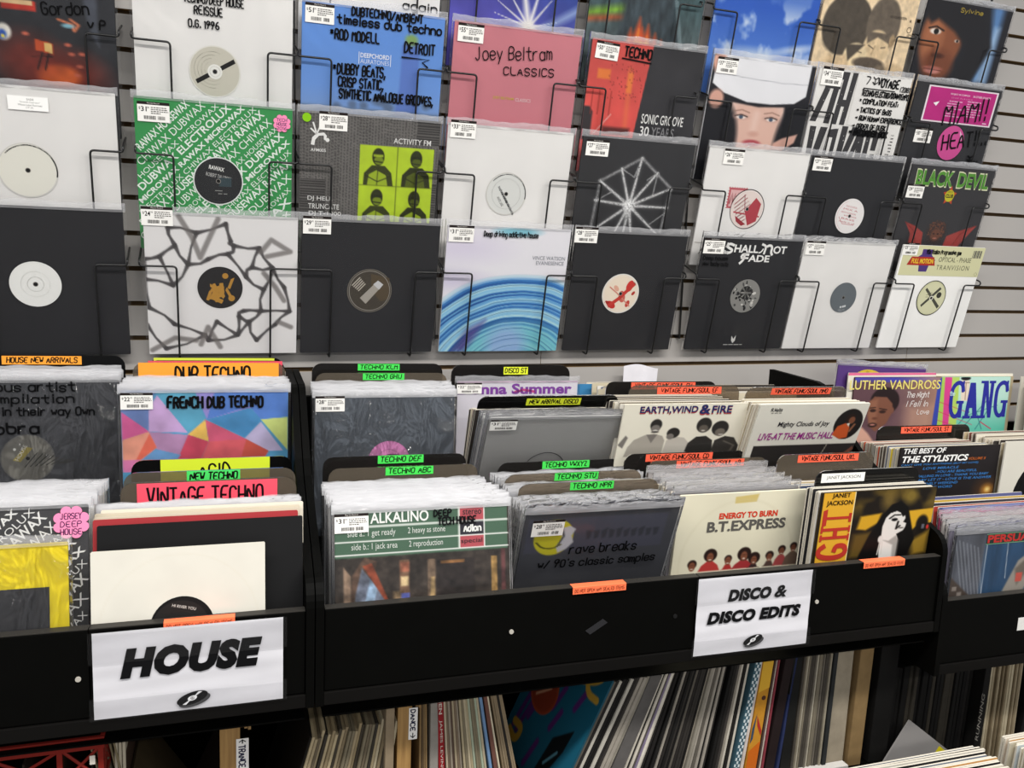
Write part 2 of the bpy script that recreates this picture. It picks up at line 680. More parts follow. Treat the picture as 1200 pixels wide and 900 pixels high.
class Paint:
    def __init__(self, n, base, sa=0, sb=1, ta=0, tb=1):
        self.n = n
        g = np.linspace(0, 1, n)
        self.S0, self.T0 = np.meshgrid(g, g)
        self.S, self.T = (self.S0 - sa) / sb, (self.T0 - ta) / tb
        self.c = np.zeros((n, n, 3)) + srgb(base)

    def mix(self, col, mask):
        col = srgb(col) if isinstance(col, str) else np.asarray(col)
        self.c += (col - self.c) * mask[..., None]
        return self

    @staticmethod
    def step(d, soft):
        return np.clip(0.5 - d / max(soft, 1e-5), 0, 1)

    def ell(self, s, t, rx, ry, col, soft=.02, rot=0, a=1):
        x, y = self.S - s, self.T - t
        c, k = math.cos(R(rot)), math.sin(R(rot))
        x, y = x * c + y * k, -x * k + y * c
        d = (np.sqrt((x / rx) ** 2 + (y / ry) ** 2) - 1) * min(rx, ry)
        return self.mix(col, self.step(d, soft) * a)

    def seg_d(self, p, q):
        ax, ay = p
        bx, by = q[0] - ax, q[1] - ay
        k = np.clip(((self.S - ax) * bx + (self.T - ay) * by) / (bx * bx + by * by + 1e-12), 0, 1)
        return np.sqrt((self.S - ax - k * bx) ** 2 + (self.T - ay - k * by) ** 2)

    def line(self, pts, w, col, soft=.008, a=1):
        d = np.full((self.n, self.n), 9.0)
        for p, q in zip(pts[:-1], pts[1:]):
            d = np.minimum(d, self.seg_d(p, q))
        return self.mix(col, self.step(d - w / 2, soft) * a)

    def poly(self, pts, col, soft=.01, a=1):
        d = np.full((self.n, self.n), 9.0)
        ins = np.zeros((self.n, self.n), bool)
        for p, q in zip(pts, pts[1:] + pts[:1]):
            d = np.minimum(d, self.seg_d(p, q))
            with np.errstate(divide='ignore', invalid='ignore'):
                cr = ((p[1] > self.T) != (q[1] > self.T)) & (self.S < (q[0] - p[0]) * (self.T - p[1]) / (q[1] - p[1] + 1e-12) + p[0])
            ins ^= cr
        d = np.where(ins, -d, d)
        return self.mix(col, self.step(d, soft) * a)

    def rect(self, s0, t0, s1, t1, col, soft=.008, a=1):
        return self.poly([(s0, t0), (s1, t0), (s1, t1), (s0, t1)], col, soft, a)

    def noise(self, scale, seed=0, sx=1.0, sy=1.0, oct_=3):
        out = np.zeros((self.n, self.n))
        amp, tot = 1.0, 0.0
        rs = np.random.RandomState(seed)
        for o in range(oct_):
            f = scale * 2 ** o
            gx, gy = int(f * sx) + 3, int(f * sy) + 3
            lat = rs.rand(gy, gx)
            x, y = self.S0 * f * sx, self.T0 * f * sy
            xi, yi = np.minimum(x.astype(int), gx - 2), np.minimum(y.astype(int), gy - 2)
            fx, fy = x - xi, y - yi
            fx, fy = fx * fx * (3 - 2 * fx), fy * fy * (3 - 2 * fy)
            v = lat[yi, xi] * (1 - fx) * (1 - fy) + lat[yi, xi + 1] * fx * (1 - fy) + lat[yi + 1, xi] * (1 - fx) * fy + lat[yi + 1, xi + 1] * fx * fy
            out += v * amp
            tot += amp
            amp *= .5
        return out / tot

    def vary(self, amt, scale=6, seed=0, **k):
        self.c *= (1 + amt * (self.noise(scale, seed, **k)[..., None] - .5) * 2)
        return self

    def grad_t(self, col, t0, t1, a=1):
        return self.mix(col, np.clip((self.T - t0) / (t1 - t0), 0, 1) * a)

    def grad_s(self, col, s0, s1, a=1):
        return self.mix(col, np.clip((self.S - s0) / (s1 - s0), 0, 1) * a)

    def mesh(self, w, h, y):
        n = self.n
        X = (self.S0 - .5) * w
        Z = (1 - self.T0) * h
        co = np.stack([X, np.full_like(X, y), Z], -1).reshape(-1, 3)
        i = np.arange((n - 1) * (n - 1))
        a = (i // (n - 1)) * n + i % (n - 1)
        quad = np.stack([a, a + n, a + n + 1, a + 1], 1)
        me = bpy.data.meshes.new('cover_print')
        me.vertices.add(n * n)
        me.vertices.foreach_set('co', co.ravel())
        me.loops.add(quad.size)
        me.loops.foreach_set('vertex_index', quad.ravel().astype(np.int32))
        me.polygons.add(len(quad))
        me.polygons.foreach_set('loop_start', (np.arange(len(quad)) * 4).astype(np.int32))
        me.update(calc_edges=True)
        at = me.color_attributes.new('print', 'FLOAT_COLOR', 'POINT')
        c = np.clip(self.c, 0, 1)
        c = np.where(c <= .04045, c / 12.92, ((c + .055) / 1.055) ** 2.4).reshape(-1, 3)
        at.data.foreach_set('color', np.concatenate([c, np.ones((len(c), 1))], 1).ravel())
        me.materials.append(printed())
        return me


# ------------------------------------------------------------------ frames: the wall, and the run of bins standing before it
WALL_TILT = 0.2239
PHI, SLP = 0.031, 0.012
EU = Vector((math.cos(PHI), -math.sin(PHI), -SLP)).normalized()
EV = Vector((math.sin(PHI), math.cos(PHI), 0))
EZ = EU.cross(EV)
BIN = Matrix((EU, EV, EZ)).transposed().to_4x4()
BIN.translation = Vector((0, -0.685, 0.92))      # top front edge of the bin lip


def at_bin(u, v, z, lean=0.0, yaw=0.0, roll=0.0):
    """lean > 0: the top leans back to the wall"""
    return BIN @ Matrix.Translation((u, v, z)) @ Matrix.Rotation(R(yaw), 4, 'Z') @ Matrix.Rotation(-R(lean), 4, 'X') @ Matrix.Rotation(R(roll), 4, 'Y')


def at_wall(x, z, yaw=0.0, roll=0.0):
    return Matrix.Translation((x, -0.0249, z)) @ Matrix.Rotation(WALL_TILT, 4, 'X') @ Matrix.Rotation(R(roll), 4, 'Y')

# ================================================================== SETTING
GROOVE0, PITCH = 1.2242, 0.0762


def slat_wall():
    mb = MB()
    grey = paper('#aaa6a2', 0.45, 0.04, 3.0)
    raw = paper('#9a8058', 0.8, 0.15, 40.0)
    dark = paper('#5a4a36', 0.9, 0.2, 30.0)
    seams = [-2.6, -1.63, -0.41, 0.81, 2.03, 3.25, 4.47]
    g = 0.0052
    k0 = -16
    mb.box(seams[0], seams[-1], 0.013, 0.03, 0.0, 3.05, dark)
    for a, b in zip(seams[:-1], seams[1:]):
        x0, x1 = a + .0007, b - .0007
        for k in range(k0, 24):
            z0, z1 = GROOVE0 + k * PITCH + g, GROOVE0 + (k + 1) * PITCH - g
            vs = [(x0, 0, z0), (x1, 0, z0), (x1, 0, z1), (x0, 0, z1), (x0, .013, z0), (x1, .013, z0), (x1, .013, z1), (x0, .013, z1)]
            mb.add(vs, [(0, 1, 2, 3)], grey)
            mb.add(vs, [(3, 2, 6, 7), (0, 4, 5, 1), (0, 3, 7, 4), (1, 5, 6, 2)], raw)
    o = mb.build('wall_back')
    o['kind'] = 'structure'


slat_wall()


def floor():
    mb = MB()
    mb.box(-2.6, 4.47, -5.5, 0.03, -0.05, 0.0, paper('#6d6a66', 0.5, 0.2, 2.0))
    mb.build('floor')['kind'] = 'structure'


floor()

# ================================================================== RECORD BINS (built in the frame of their lip)
BLK = laminate('#050504')
LIP_SHEEN = laminate('#34322f', 0.3)  # greyer laminate: reflected sheen on the lip's top face put into the colour
EDGE = laminate('#121110', 0.4)


def panel_outline(dz=0.0, z_low=-0.90):
    """side panel seen from the side (v, z): upright nose, rounded corner, then a slope up to the wall"""
    pts = [(-0.004, z_low), (-0.004, 0.006 + dz)]
    for i in range(1, 7):
        a = i / 6
        p0, p1, p2 = (-0.004, 0.006 + dz), (-0.003, 0.042 + dz), (0.035, 0.052 + dz)
        pts.append(tuple(p0[j] * (1 - a) ** 2 + 2 * a * (1 - a) * p1[j] + a * a * p2[j] for j in (0, 1)))
    pts += [(0.264, 0.158 + dz), (0.300, 0.184 + dz), (0.418, 0.292 + dz), (0.436, 0.303 + dz), (0.455, 0.307 + dz), (0.655, 0.312 + dz), (0.655, z_low)]
    return pts


def record_bin(u0, u1, dz, floors, seams, caps, label):
    root = empty('record_bin', BIN @ Matrix.Translation(((u0 + u1) / 2, 0.3, -0.90)))
    tag(root, label, 'record bin', 'black record bins along the wall')
    inv = Matrix.Translation((-(u0 + u1) / 2, -0.3, 0.90))
    th = 0.0135

    def part(name, mb, parent=root):
        o = mb.build(name, parent)
        o.matrix_local = inv
        return o
    for a in (u0, u1 - th):
        mb = MB()
        mb.prism(panel_outline(dz, -0.168 + dz), a, a + th, 'x', BLK)
        part('side_panel', mb)
    i0, i1 = u0 + th + .0004, u1 - th - .0004
    cuts = [i0] + seams + [i1]
    for a, b in zip(cuts[:-1], cuts[1:]):
        mb = MB()
        mb.box(a + .0008, b - .0008, 0.0, 0.016, -0.143 + dz, 0.0 + dz, BLK, 0.0015)
        part('front_panel', mb)
        mb = MB()
        mb.box(a + .0008, b - .0008, -0.0006, 0.0166, 0.0003 + dz, 0.0022 + dz, LIP_SHEEN, 0.0006)  # thin strip added over the panel top to carry its painted sheen
        part('lip_sheen', mb)
    mb = MB()
    mb.box(i0, i1, -0.0035, 0.014, -0.167 + dz, -0.1445 + dz, EDGE, 0.001)
    part('bottom_rail', mb)
    v0, z0 = 0.0165, floors[0][1]
    for k, (v1, z) in enumerate(floors):
        mb = MB()
        mb.box(i0, i1, v0 if k == 0 else v0 + .0005, v1, z - .003, z, BLK)
        part('tier_floor', mb)
        if k:
            mb = MB()
            mb.box(i0, i1, v0 - .006, v0, floors[k - 1][1] - .003, z - .0002, BLK)
            part('riser', mb)
        v0 = v1 + .0065
    mb = MB()
    mb.box(i0, i1, 0.640, 0.655, -0.88, 0.25 + dz, BLK)
    part('back_panel', mb)
    mb = MB()
    mb.box(i0, i1, 0.03, 0.638, -0.5295 + min(dz, 0), -0.5145 + min(dz, 0), BLK)
    part('lower_shelf', mb)
    mb = MB()
    mb.box(i0, i1, 0.05, 0.065, -0.90, -0.5315 + min(dz, 0), BLK)
    part('kick_panel', mb)
    for (cu, cz, pale) in caps:
        mb = MB()
        mb.tube([(cu, -0.0018, cz), (cu, 0.001, cz)], 0.0042, ink('#b9b4aa' if pale else '#1c1c1c'), 14)
        part('screw_cap', mb)
    return root


record_bin(-0.66, 0.1505, 0.0, [(0.40, -0.196), (0.638, -0.024)], [-0.185], [(-0.201, -0.077, True)],
           'black record bin with the HOUSE sign on its front')
record_bin(0.1525, 1.4605, 0.0, [(0.36, -0.196), (0.638, -0.047)], [0.866], [(0.493, -0.071, True), (0.820, -0.073, False), (1.141, -0.073, True)],
           'long black record bin with the DISCO & DISCO EDITS sign')
record_bin(1.4625, 2.75, -0.103, [(0.17, -0.276), (0.40, -0.142), (0.638, -0.03)], [], [],
           'lower black record bin just right of the long bin')

# ================================================================== WIRE RACKS ON THE WALL
ROWZ = [1.9425, 1.7215, 1.4955, 1.2653]           # bottom of the sleeves, row by row from the top
COLX = [-0.482, -0.132, 0.195, 0.527, 0.858, 1.2185, 1.5435, 1.885]
LP = 0.314


def wire_rack(x0, rows, label):
    cx = x0 + LP / 2
    root = empty('wire_record_rack', Matrix.Translation((cx, 0, ROWZ[3] - 0.02)))
    tag(root, label, 'display rack', 'black wire racks on the slat wall')
    inv = Matrix.Translation((-cx, 0, -(ROWZ[3] - 0.02)))
    W = metal_black()
    hw = LP / 2 + 0.0065
    sn, cs = math.sin(WALL_TILT), math.cos(WALL_TILT)

    def P(x, h, out, zb):          # a point 'out' in front of a sleeve that stands at zb, h up along it
        return (cx + x, -0.0249 - h * sn - out * cs, zb + h * cs - out * sn)
    for sg in (-1, 1):
        mb = MB()
        xr = cx + sg * (hw if x0 > 0.1 or (x0 > -.2 and sg > 0) else LP / 2 - .006)
        mb.box(xr - .0016, xr + .0016, -0.016, -0.010, ROWZ[3] + .03, ROWZ[rows[0]] + .36, W)
        for k in range(0, 14):
            zz = GROOVE0 + k * PITCH
            if ROWZ[3] + .03 < zz < ROWZ[rows[0]] + .34 and k % 3 == 1:
                mb.box(xr - .003, xr + .003, -0.010, 0.0085, zz - .003, zz + .002, W)
        o = mb.build('side_rail', root)
        o.matrix_local = inv
    for r in rows:
        zb = ROWZ[r]
        for sg in (-1, 1):
            xin = sg * (LP / 2 - (0.066 if sg < 0 else 0.055))
            mb = MB()
            mb.tube([(cx + sg * hw, -0.013, zb + .232), P(sg * hw, .214, .0125, zb), P(sg * hw, .203, .0125, zb), P(xin, .203, .0125, zb),
                     P(xin, -.006, .0125, zb), (cx + xin, -0.012, zb - .0045)], 0.00225, W, 8, bend=.008)
            o = mb.build('pocket_wire', root, smooth=True)
            o.matrix_local = inv
    return root


for i, x in enumerate(COLX):
    wire_rack(x, [1, 2, 3] if i < 2 else [0, 1, 2, 3],
              'black wire record rack, ' + ['left end of the wall above the HOUSE NEW ARRIVALS divider', 'holding the green RAWAX record',
               'holding the blue DUB TECHNO / AMBIENT record', 'holding the pink record', 'holding the SONIC GROOVE record',
               'holding the record with a woman in a white hat', 'holding the 7TH VOYAGE record', 'holding the MIAMI HEAT record'][i])

# ================================================================== RECORD SLEEVES
SHEETS = {}


def pouch_mesh(w, h, t, kind, flapk, seed=0):
    """open-topped plastic pouch a little bigger than the jacket: two sheets, side welds and a crinkled flap on top"""
    k = (round(w, 3), round(h, 3), round(t, 4), kind, flapk, seed)
    if k in SHEETS:
        return SHEETS[k]
    rs = random.Random(seed * 31 + 5)
    mb = MB()
    m, fl = plastic(kind), plastic(flapk)
    hw, top, g = w / 2 + .0052, h + .0125, .0021
    nx = 22
    zs = [(-.002, 0), (h * .25, 0), (h * .5, 0), (h * .75, 0), (h - .004, 0), (h + .0045, .7), (top, 1)]
    ph = [rs.uniform(0, 6.28) for _ in range(6)]

    def wave(x, a):
        return a * (.0011 * math.sin(x * 75 + ph[0]) + .0009 * math.sin(x * 161 + ph[1]) + .0006 * math.sin(x * 310 + ph[2]))
    for sgn, y in ((-1, -g), (1, t + g)):
        vs = []
        for z, a in zs:
            for i in range(nx + 1):
                x = -hw + 2 * hw * i / nx
                edge = .0016 if i in (0, nx) else 0
                dz = a * (.0016 * math.sin(x * 40 + ph[3]) + .001 * math.sin(x * 131 + ph[4]))
                vs.append((x, y - sgn * edge + wave(x + (.3 if sgn > 0 else 0), a) + (a * -sgn * .001), z + dz))
        lo, hi = [], []
        for j in range(len(zs) - 1):
            for i in range(nx):
                a = j * (nx + 1) + i
                f = (a, a + 1, a + nx + 2, a + nx + 1)
                if sgn > 0:
                    f = f[::-1]
                (hi if j >= len(zs) - 3 else lo).append(f)
        if sgn < 0 or kind != 'none':
            mb.add(vs, lo, m)
        mb.add(vs, hi, fl)
    # side welds
    for s in (-1, 1):
        vs = [(s * hw, -g + .0016, -.002), (s * hw, t + g - .0016, -.002), (s * hw, t + g - .0016, top), (s * hw, -g + .0016, top)]
        mb.add(vs, [(0, 1, 2, 3)], fl)
    me = mb.mesh('plastic_sleeve', smooth=True)
    SHEETS[k] = me
    return me


JACK = {}


def jacket_mesh(w, h, t, mats):
    """card jacket: rounded slab; mats = (face material, edge material)"""
    k = (round(w, 3), round(h, 3), round(t, 4), mats[0].name, mats[1].name)
    if k in JACK:
        return JACK[k]
    mb = MB()
    r = .0016
    o = [(-w / 2 + r, 0), (w / 2 - r, 0), (w / 2, r), (w / 2, h - r), (w / 2 - r, h), (-w / 2 + r, h), (-w / 2, h - r), (-w / 2, r)]
    n = len(o)
    vs = [(p[0], 0, p[1]) for p in o] + [(p[0], t, p[1]) for p in o]
    mb.add(vs, [tuple(range(n)), tuple(range(2 * n - 1, n - 1, -1))], mats[0])
    mb.add(vs, [(i, i + n, (i + 1) % n + n, (i + 1) % n) for i in range(n)], mats[1])
    me = mb.mesh('jacket')
    JACK[k] = me
    return me


class Sleeve:
    def __init__(self, label, mat, color='#f0eeea', edge=None, w=LP, h=LP, t=.0042, wrap='clear', group=None, seed=None, var=.05, rough=.55, flap='flap'):
        self.w, self.h, self.t = w, h, t
        self.root = empty('record_sleeve', mat)
        tag(self.root, label, 'record', group)
        jk = pl = link_mesh('jacket', jacket_mesh(w, h, t, (paper(color, rough, var), paper(edge or color, .7, var))), self.root)
        self.wrap = wrap
        if wrap:
            pl = link_mesh('plastic_sleeve', pouch_mesh(w, h, t, wrap, flap, (sum(map(ord, label)) % 5) if seed is None else seed), self.root)
        SURFACES[self.root.name] = (jk, pl)

    def art(self, level=0):
        return Art(self.w, self.h, -0.0004 - level * .0006)

    def over(self):
        """a layer on the outside of the plastic"""
        return Art(self.w, self.h, -0.0027 if self.wrap else -0.0014)

    def paint(self, p, s0=0, t0=0):
        link_mesh('cover_print', p.mesh(self.w - .0006, self.h - .0006, -0.00035), surface_of(self.root, 'cover_print'))
        return self

    def price(self, s, t, price, w=.195, h=.125, rot=0):
        """shop price sticker; s,t = its top left corner"""
        W, H = w * self.w, h * self.h
        a = Art(W, H, 0, .00008)
        a.rect(0, .0, 1, 1, '#f3f1ec')
        a.rect(0, 0, 1, .15, '#26201f')

        a.type('Play De Record', .31, .035, .69, .12, '#d8d4ce')
        a.type('$', .045, .27, .10, .42, '#1b1818')
        a.type(price, .115, .25, .29, .50, '#1b1818', bold=.02)
        a.type('99', .30, .25, .37, .36, '#1b1818')
        rs = random.Random(int(price) + int(s * 100))
        for j in range(4):
            x, y = .42, .26 + j * .095
            e = [.9, .94, .96, .72][j]
            while x < e:
                l = rs.uniform(.03, .09)
                a.rect(x, y, min(x + l, e), y + .045, '#55504d')
                x += l + .018
        x = .2
        while x < .84:
            bw = rs.choice([.008, .012, .02])
            if not (.56 < x < .62):
                a.rect(x, .70, x + bw, .88, '#2b2726')
            x += bw + rs.choice([.010, .016])
        o = a.mb.build('price_sticker', surface_of(self.root, 'price_sticker'))
        y = -0.0026 if self.wrap else -0.0013
        o.matrix_local = Matrix.Translation(((s + w / 2 - .5) * self.w, y, (1 - t - h) * self.h)) @ Matrix.Rotation(R(rot), 4, 'Y')
        return self

    def flower(self, s, t, r, words):
        a = self.over()
        q = self.w / self.h
        pts = []
        for i in range(96):
            an = 2 * math.pi * i / 96
            k = r * (.84 + .24 * abs(math.sin(4 * an)) ** .6)
            pts.append((s + k * math.cos(an), t + k * q * math.sin(an)))
        a.poly(pts, '#f58fb8')
        for j, wd in enumerate(words):
            a.hand(wd, s - r * .62, t - r * .22 + j * r * .5, r * .36, '#3a1c4a', wd=r * .07, width=r * 1.2, jit=.4)
        a.build('flower_sticker', self.root)
        return self


def label_disc(sl, s, t, r, col, hole='#151515', name='center_label', rim=None, arc=None, m=(0, 1, 0, 1)):
    """round record label seen through the die-cut hole of the jacket"""
    a = sl.art(1).map(*m)
    if rim:
        a.disc(s, t, r * 1.05, rim)
    a.disc(s, t, r, col)
    if arc:
        a.ring(s + r * .03, t + r * .03, r * .985, r * .05, arc, -140, 10)
    a.mb_hole = (s, t, hole)
    return a


def finish(a, sl, name='center_label', hole=True, hr=.012):
    if hole:
        s, t, hc = a.mb_hole
        a.disc(s, t, hr * 1.35, '#8f8a84')
        a.disc(s, t, hr, hc)
    a.build(name, sl.root)


def scribble(a, s0, s1, t, n, dh, col, rnd, wd=.006):
    """rows of illegible small print"""
    for j in range(n):
        x, y = s0 + rnd.uniform(0, .03), t + j * dh
        while x < s1 - .02:
            l = rnd.uniform(.015, .05)
            a.line([(x, y), (min(x + l, s1), y)], wd, col)
            x += l + .012

# ================================================================== RECORDS ON THE WALL
SN, CSN = math.sin(WALL_TILT), math.cos(WALL_TILT)


def wall_sleeve(c, r, label, dx=0.0, roll=0.0, **k):
    x = COLX[c] + LP / 2 + dx
    return Sleeve(label, at_wall(x, ROWZ[r] + .0015, 0, roll), **k)


def wax_pattern(a, col, col2=None, rnd=3):
    words = ['RAWAX', 'CHIWAX', 'HOUSEWAX', 'DUBWAX', 'MICROWAX', 'ELECTROLUX']
    d, i = .34, 0
    while d < 1.72:
        s0 = max(.012, d - .985)
        s1 = min((d + .76) / 2, .985, d - .015)
        L = (s1 - s0) * math.sqrt(2)
        hgt = [.052, .05, .034, .05, .036, .034][i % 6]
        if L > .15:
            nw = max(1, round(L / [.29, .33, .34, .35, .33, .38][i % 6]))
            txt = ' '.join(words[(i + 2 * j) % 6 if j else i % 6] if nw > 1 and j % 2 else words[i % 6] for j in range(nw))
            sc, tc = (s0 + s1) / 2, d - (s0 + s1) / 2
            a.type(txt, sc - L / 2, tc - hgt / 2, sc + L / 2, tc + hgt / 2, col, bold=[.02, 0, .0, .02, .03, 0][i % 6], rot=-45)
            a.k -= 1
        d += [.098, .09, .075, .09, .075, .072][i % 6]
        i += 1
    a.up()


BLK_J = '#28282b'       # black card jackets as they look under shop light
WHT_J = '#efedea'

# ---- column 1 (far left)
s = wall_sleeve(0, 1, 'dark record showing a red-lit stage scene, top of the far left rack', color='#2a2a2e')
p = Paint(120, '#2c2d31', .032, .868, .10, .54)
p.ell(.72, 1.0, .30, .30, '#8a2f22', .25, a=.8).ell(.72, .98, .14, .12, '#d2622c', .06).ell(.5, .78, .2, .22, '#7a2a20', .25, a=.7)
p.rect(.38, .20, .60, .30, '#b8362a', .01).rect(.36, .19, .58, .24, '#d8b98c', .01)
p.ell(.38, .55, .05, .09, '#e6e2d8', .02).ell(.37, .58, .028, .05, '#2c58b8', .02).ell(.375, .6, .012, .02, '#e8d860', .01)
p.poly([(.575, .60), (.69, .63), (.69, .75), (.575, .72)], '#c9542c', .008).poly([(.635, .63), (.685, .64), (.685, .74), (.635, .725)], '#eec77c', .006)
p.line([(.62, .74), (.58, .93)], .012, '#241515').line([(.66, .75), (.63, .93)], .012, '#241515').line([(.55, .79), (.68, .78)], .01, '#241515')
p.line([(.74, .36), (.83, .40), (.84, .47), (.87, .40), (.82, .35)], .02, '#e8845a', .02).ell(.80, .42, .04, .022, '#8fc6d6', .02)
for (x, y) in ((.79, .63), (.81, .73), (.88, .72), (.86, .86), (.84, .96), (.52, .55)):
    p.ell(x, y, .022, .018, '#cf6a52', .02)
p.poly([(.90, .0), (1, 0), (1, .62), (.95, .5), (.92, .25)], '#555a66', .03, .7)
p.vary(.25, 9, 3)
s.paint(p)
a = s.over()
a.hand('Gordon', .588, .275, .07, wd=.013, width=.265, rot=-.1).hand('v P', .84, .33, .055, wd=.013, width=.10)
a.build('handwriting', s.root)

s = wall_sleeve(0, 2, 'plain white record with a small white typed title sticker above its white label', dx=-.004, color=WHT_J)
a = label_disc(s, .466, .515, .165, '#eceadf', rim='#dcdad4', arc='#26262a')
finish(a, s)
a = s.over()
a.map(-.13, 1, -.02, .80).rect(.52, .10, .745, .205, '#fbfaf7')
a.type('SADE', .625, .115, .665, .13, '#55524e').type('"Smooth Operator"', .585, .138, .70, .152, '#6d6a66').type('White Label Remixes', .575, .158, .71, .172, '#6d6a66').type('(12" LP)', .62, .178, .66, .192, '#6d6a66')
a.build('title_sticker', s.root)

s = wall_sleeve(0, 3, 'plain black record with a blank white label above the HOUSE NEW ARRIVALS divider', dx=.002, color=BLK_J)
a = label_disc(s, .456, .508, .152, '#f2f2ee', rim='#2a2a2c')
a.ring(.456, .508, .048, .003, '#d8d8d2').ring(.456, .508, .085, .002, '#e2e2dc')
finish(a, s)

# ---- column 2
s = wall_sleeve(1, 1, 'white record with REISSUE in marker and a beige label crossed by a black bar', dx=-.003, color=WHT_J)
a = label_disc(s, .515, .755, .157, '#cfcbbd', rim='#e4e2da', m=(-.021, 1, -.24, 1))
for k in range(4):
    a.ring(.50, .745, .05 + .022 * k, .0022, '#aaa695', 20 + 20 * k, 250 + 15 * k)
a.poly([(.39, .815), (.635, .665), (.648, .69), (.403, .84)], '#1b1a19')
a.disc(.515, .755, .047, '#efeee8')
a.ring(.515, .755, .033, .002, '#b9b6ab')
finish(a, s)
a = s.over()
a.hand('TECHNO/DEEP HOUSE', .31, .10, .05, wd=.010, width=.37).hand('REISSUE', .372, .168, .05, wd=.0105, width=.175).hand('O.G. 1996', .335, .25, .046, wd=.0105, width=.19)
a.build('handwriting', s.root)

s = wall_sleeve(1, 2, 'green record covered in diagonal white RAWAX lettering with a pink flower sticker', dx=-.006, color='#3c9a55', var=.03)
a = s.art()
wax_pattern(a, '#eef6ee')
a.build('lettering', s.root)
a = label_disc(s, .515, .60, .155, '#2e2f31', rim='#e8ece8', m=(-.004, 1, -.084, 1))
a.ring(.515, .60, .142, .003, '#46474a')
a.type('RAWAX', .455, .50, .555, .528, '#e6e6e2', bold=.03, rot=10).type('ROBERT TALLSMAN', .435, .555, .60, .58, '#c9c9c6', rot=10)
a.rect(.52, .575, .60, .635, '#3b4a50')
scribble(a, .49, .57, .665, 2, .02, '#9a9a98', random.Random(1), .005)
finish(a, s, hole=True)
s.price(.02, .03, '31').flower(.93, .10, .055, ['TECH', 'HOUSE', '2016'])

s = wall_sleeve(1, 3, 'white record with a cracked black ink line drawing and a black and gold label', dx=.004, color='#e9e7e6')
p = Paint(150, '#e8e6e5', -.03, 1)
rs = np.random.RandomState(11)
pts = np.array([[.18, .10], [.36, .13], [.55, .06], [.58, .18], [.30, .35], [.43, .31], [.56, .27], [.60, .21], [.77, .22], [.72, .36], [.86, .36], [.22, .22], [.12, .30], [.02, .32], [.20, .5], [.02, .46],
                [.68, .43], [.80, .52], [.78, .68], [.66, .68], [.70, .76], [.63, .72], [.98, .68], [.94, .50], [.62, .86], [.40, .86], [.75, .90], [.88, .78], [.04, .66], [.20, .78], [.02, .78], [.14, .96], [.48, .76], [.42, .90]])
edges = [(0, 1), (1, 2), (2, 3), (3, 7), (7, 6), (6, 5), (5, 4), (4, 11), (11, 0), (1, 4), (7, 8), (8, 9), (9, 16), (16, 6), (8, 10), (10, 23), (23, 22), (9, 10), (10, 17), (16, 17), (17, 18), (18, 19), (19, 21), (21, 20),
         (20, 18), (18, 22), (22, 27), (27, 26), (26, 20), (20, 24), (24, 33), (33, 32), (32, 24), (33, 25), (25, 31), (31, 30), (28, 29), (29, 25), (28, 15), (12, 11), (12, 13), (13, 15), (14, 15), (14, 4), (12, 14), (21, 24)]
for (i, j) in edges:
    b, c = pts[i], pts[j]
    m = (b + c) / 2 + rs.uniform(-.018, .018, 2)
    d = np.minimum(p.seg_d(b, m), p.seg_d(m, c))
    nearnode = np.exp(-np.minimum(np.hypot(p.S - b[0], p.T - b[1]), np.hypot(p.S - c[0], p.T - c[1])) * 26)
    wd = .0065 + .013 * nearnode
    p.mix('#4a4748', Paint.step(d - wd, .008) * .92)
for q in ([(.25, .02), (.33, .16), (.38, .30), (.50, .03)], [(.78, .25), (.85, .16), (.98, .24), (.82, .28)], [(.37, .93), (.42, .80), (.5, .95)], [(.05, .97), (.2, .88), (.34, .9)], [(.8, .4), (.88, .5), (.94, .6)], [(.9, .76), (.99, .8)]):
    p.line(q, .034, '#75706e', .014, .75)
s.paint(p)
a = label_disc(s, .515, .525, .150, '#2c2b2c', m=(-.039, 1, -.014, 1))
rnd = random.Random(4)
for k in range(15):
    an, rr = rnd.uniform(0, 6.28), rnd.uniform(.01, .095)
    x, y, an2, l, w_ = .515 + rr * math.cos(an), .525 + rr * math.sin(an), rnd.uniform(0, 6.28), rnd.uniform(.02, .05), rnd.uniform(.008, .016)
    ca, sa = math.cos(an2), math.sin(an2)
    a.poly([(x - l * ca - w_ * sa, y - l * sa + w_ * ca), (x + l * ca - w_ * sa, y + l * sa + w_ * ca), (x + l * ca * .6 + w_ * sa, y + l * sa * .6 - w_ * ca), (x - l * ca + w_ * sa, y - l * sa - w_ * ca)], '#b98a3c')
a.disc(.59, .60, .022, '#b98a3c').disc(.55, .44, .02, '#b98a3c')
finish(a, s, hole=False)
s.price(-.01, -.035, '24')

# ---- column 3
s = wall_sleeve(2, 0, 'white record with black marker writing at its foot, above the blue record', color=WHT_J)
a = s.over()
a.hand('again', .73, .655, .055, wd=.0115, width=.25)
a.build('handwriting', s.root)

s = wall_sleeve(2, 1, 'blue record with a hazy tower and DUB TECHNO / AMBIENT written in black marker', dx=.003, color='#5e93dd')
p = Paint(130, '#6696dd', 0, 1, -.03, .75)
p.grad_t('#76a0e0', .3, 1.0).grad_t('#86a3d0', .75, 1.0, .7)
p.poly([(.70, .33), (.83, .33), (.825, .75), (.85, 1), (.66, 1), (.695, .7)], '#5c78c4', .02, .75).poly([(.70, .33), (.745, .235), (.785, .24), (.83, .33)], '#5f77b4', .012, .8).ell(.765, .27, .045, .05, '#92b545', .03, a=.75)
p.line([(.745, .23), (.745, .18)], .006, '#5a6fae')
for (x, y, r) in ((.30, .80, .02), (.56, .86, .06), (.44, .90, .03), (.36, .90, .03), (.62, .9, .04), (.25, .93, .03), (.9, .86, .03)):
    p.ell(x, y, r, .035, '#5d6f8a', .03, a=.8)
p.rect(0, .93, 1, 1, '#5f7187', .03, .7)
s.paint(p)
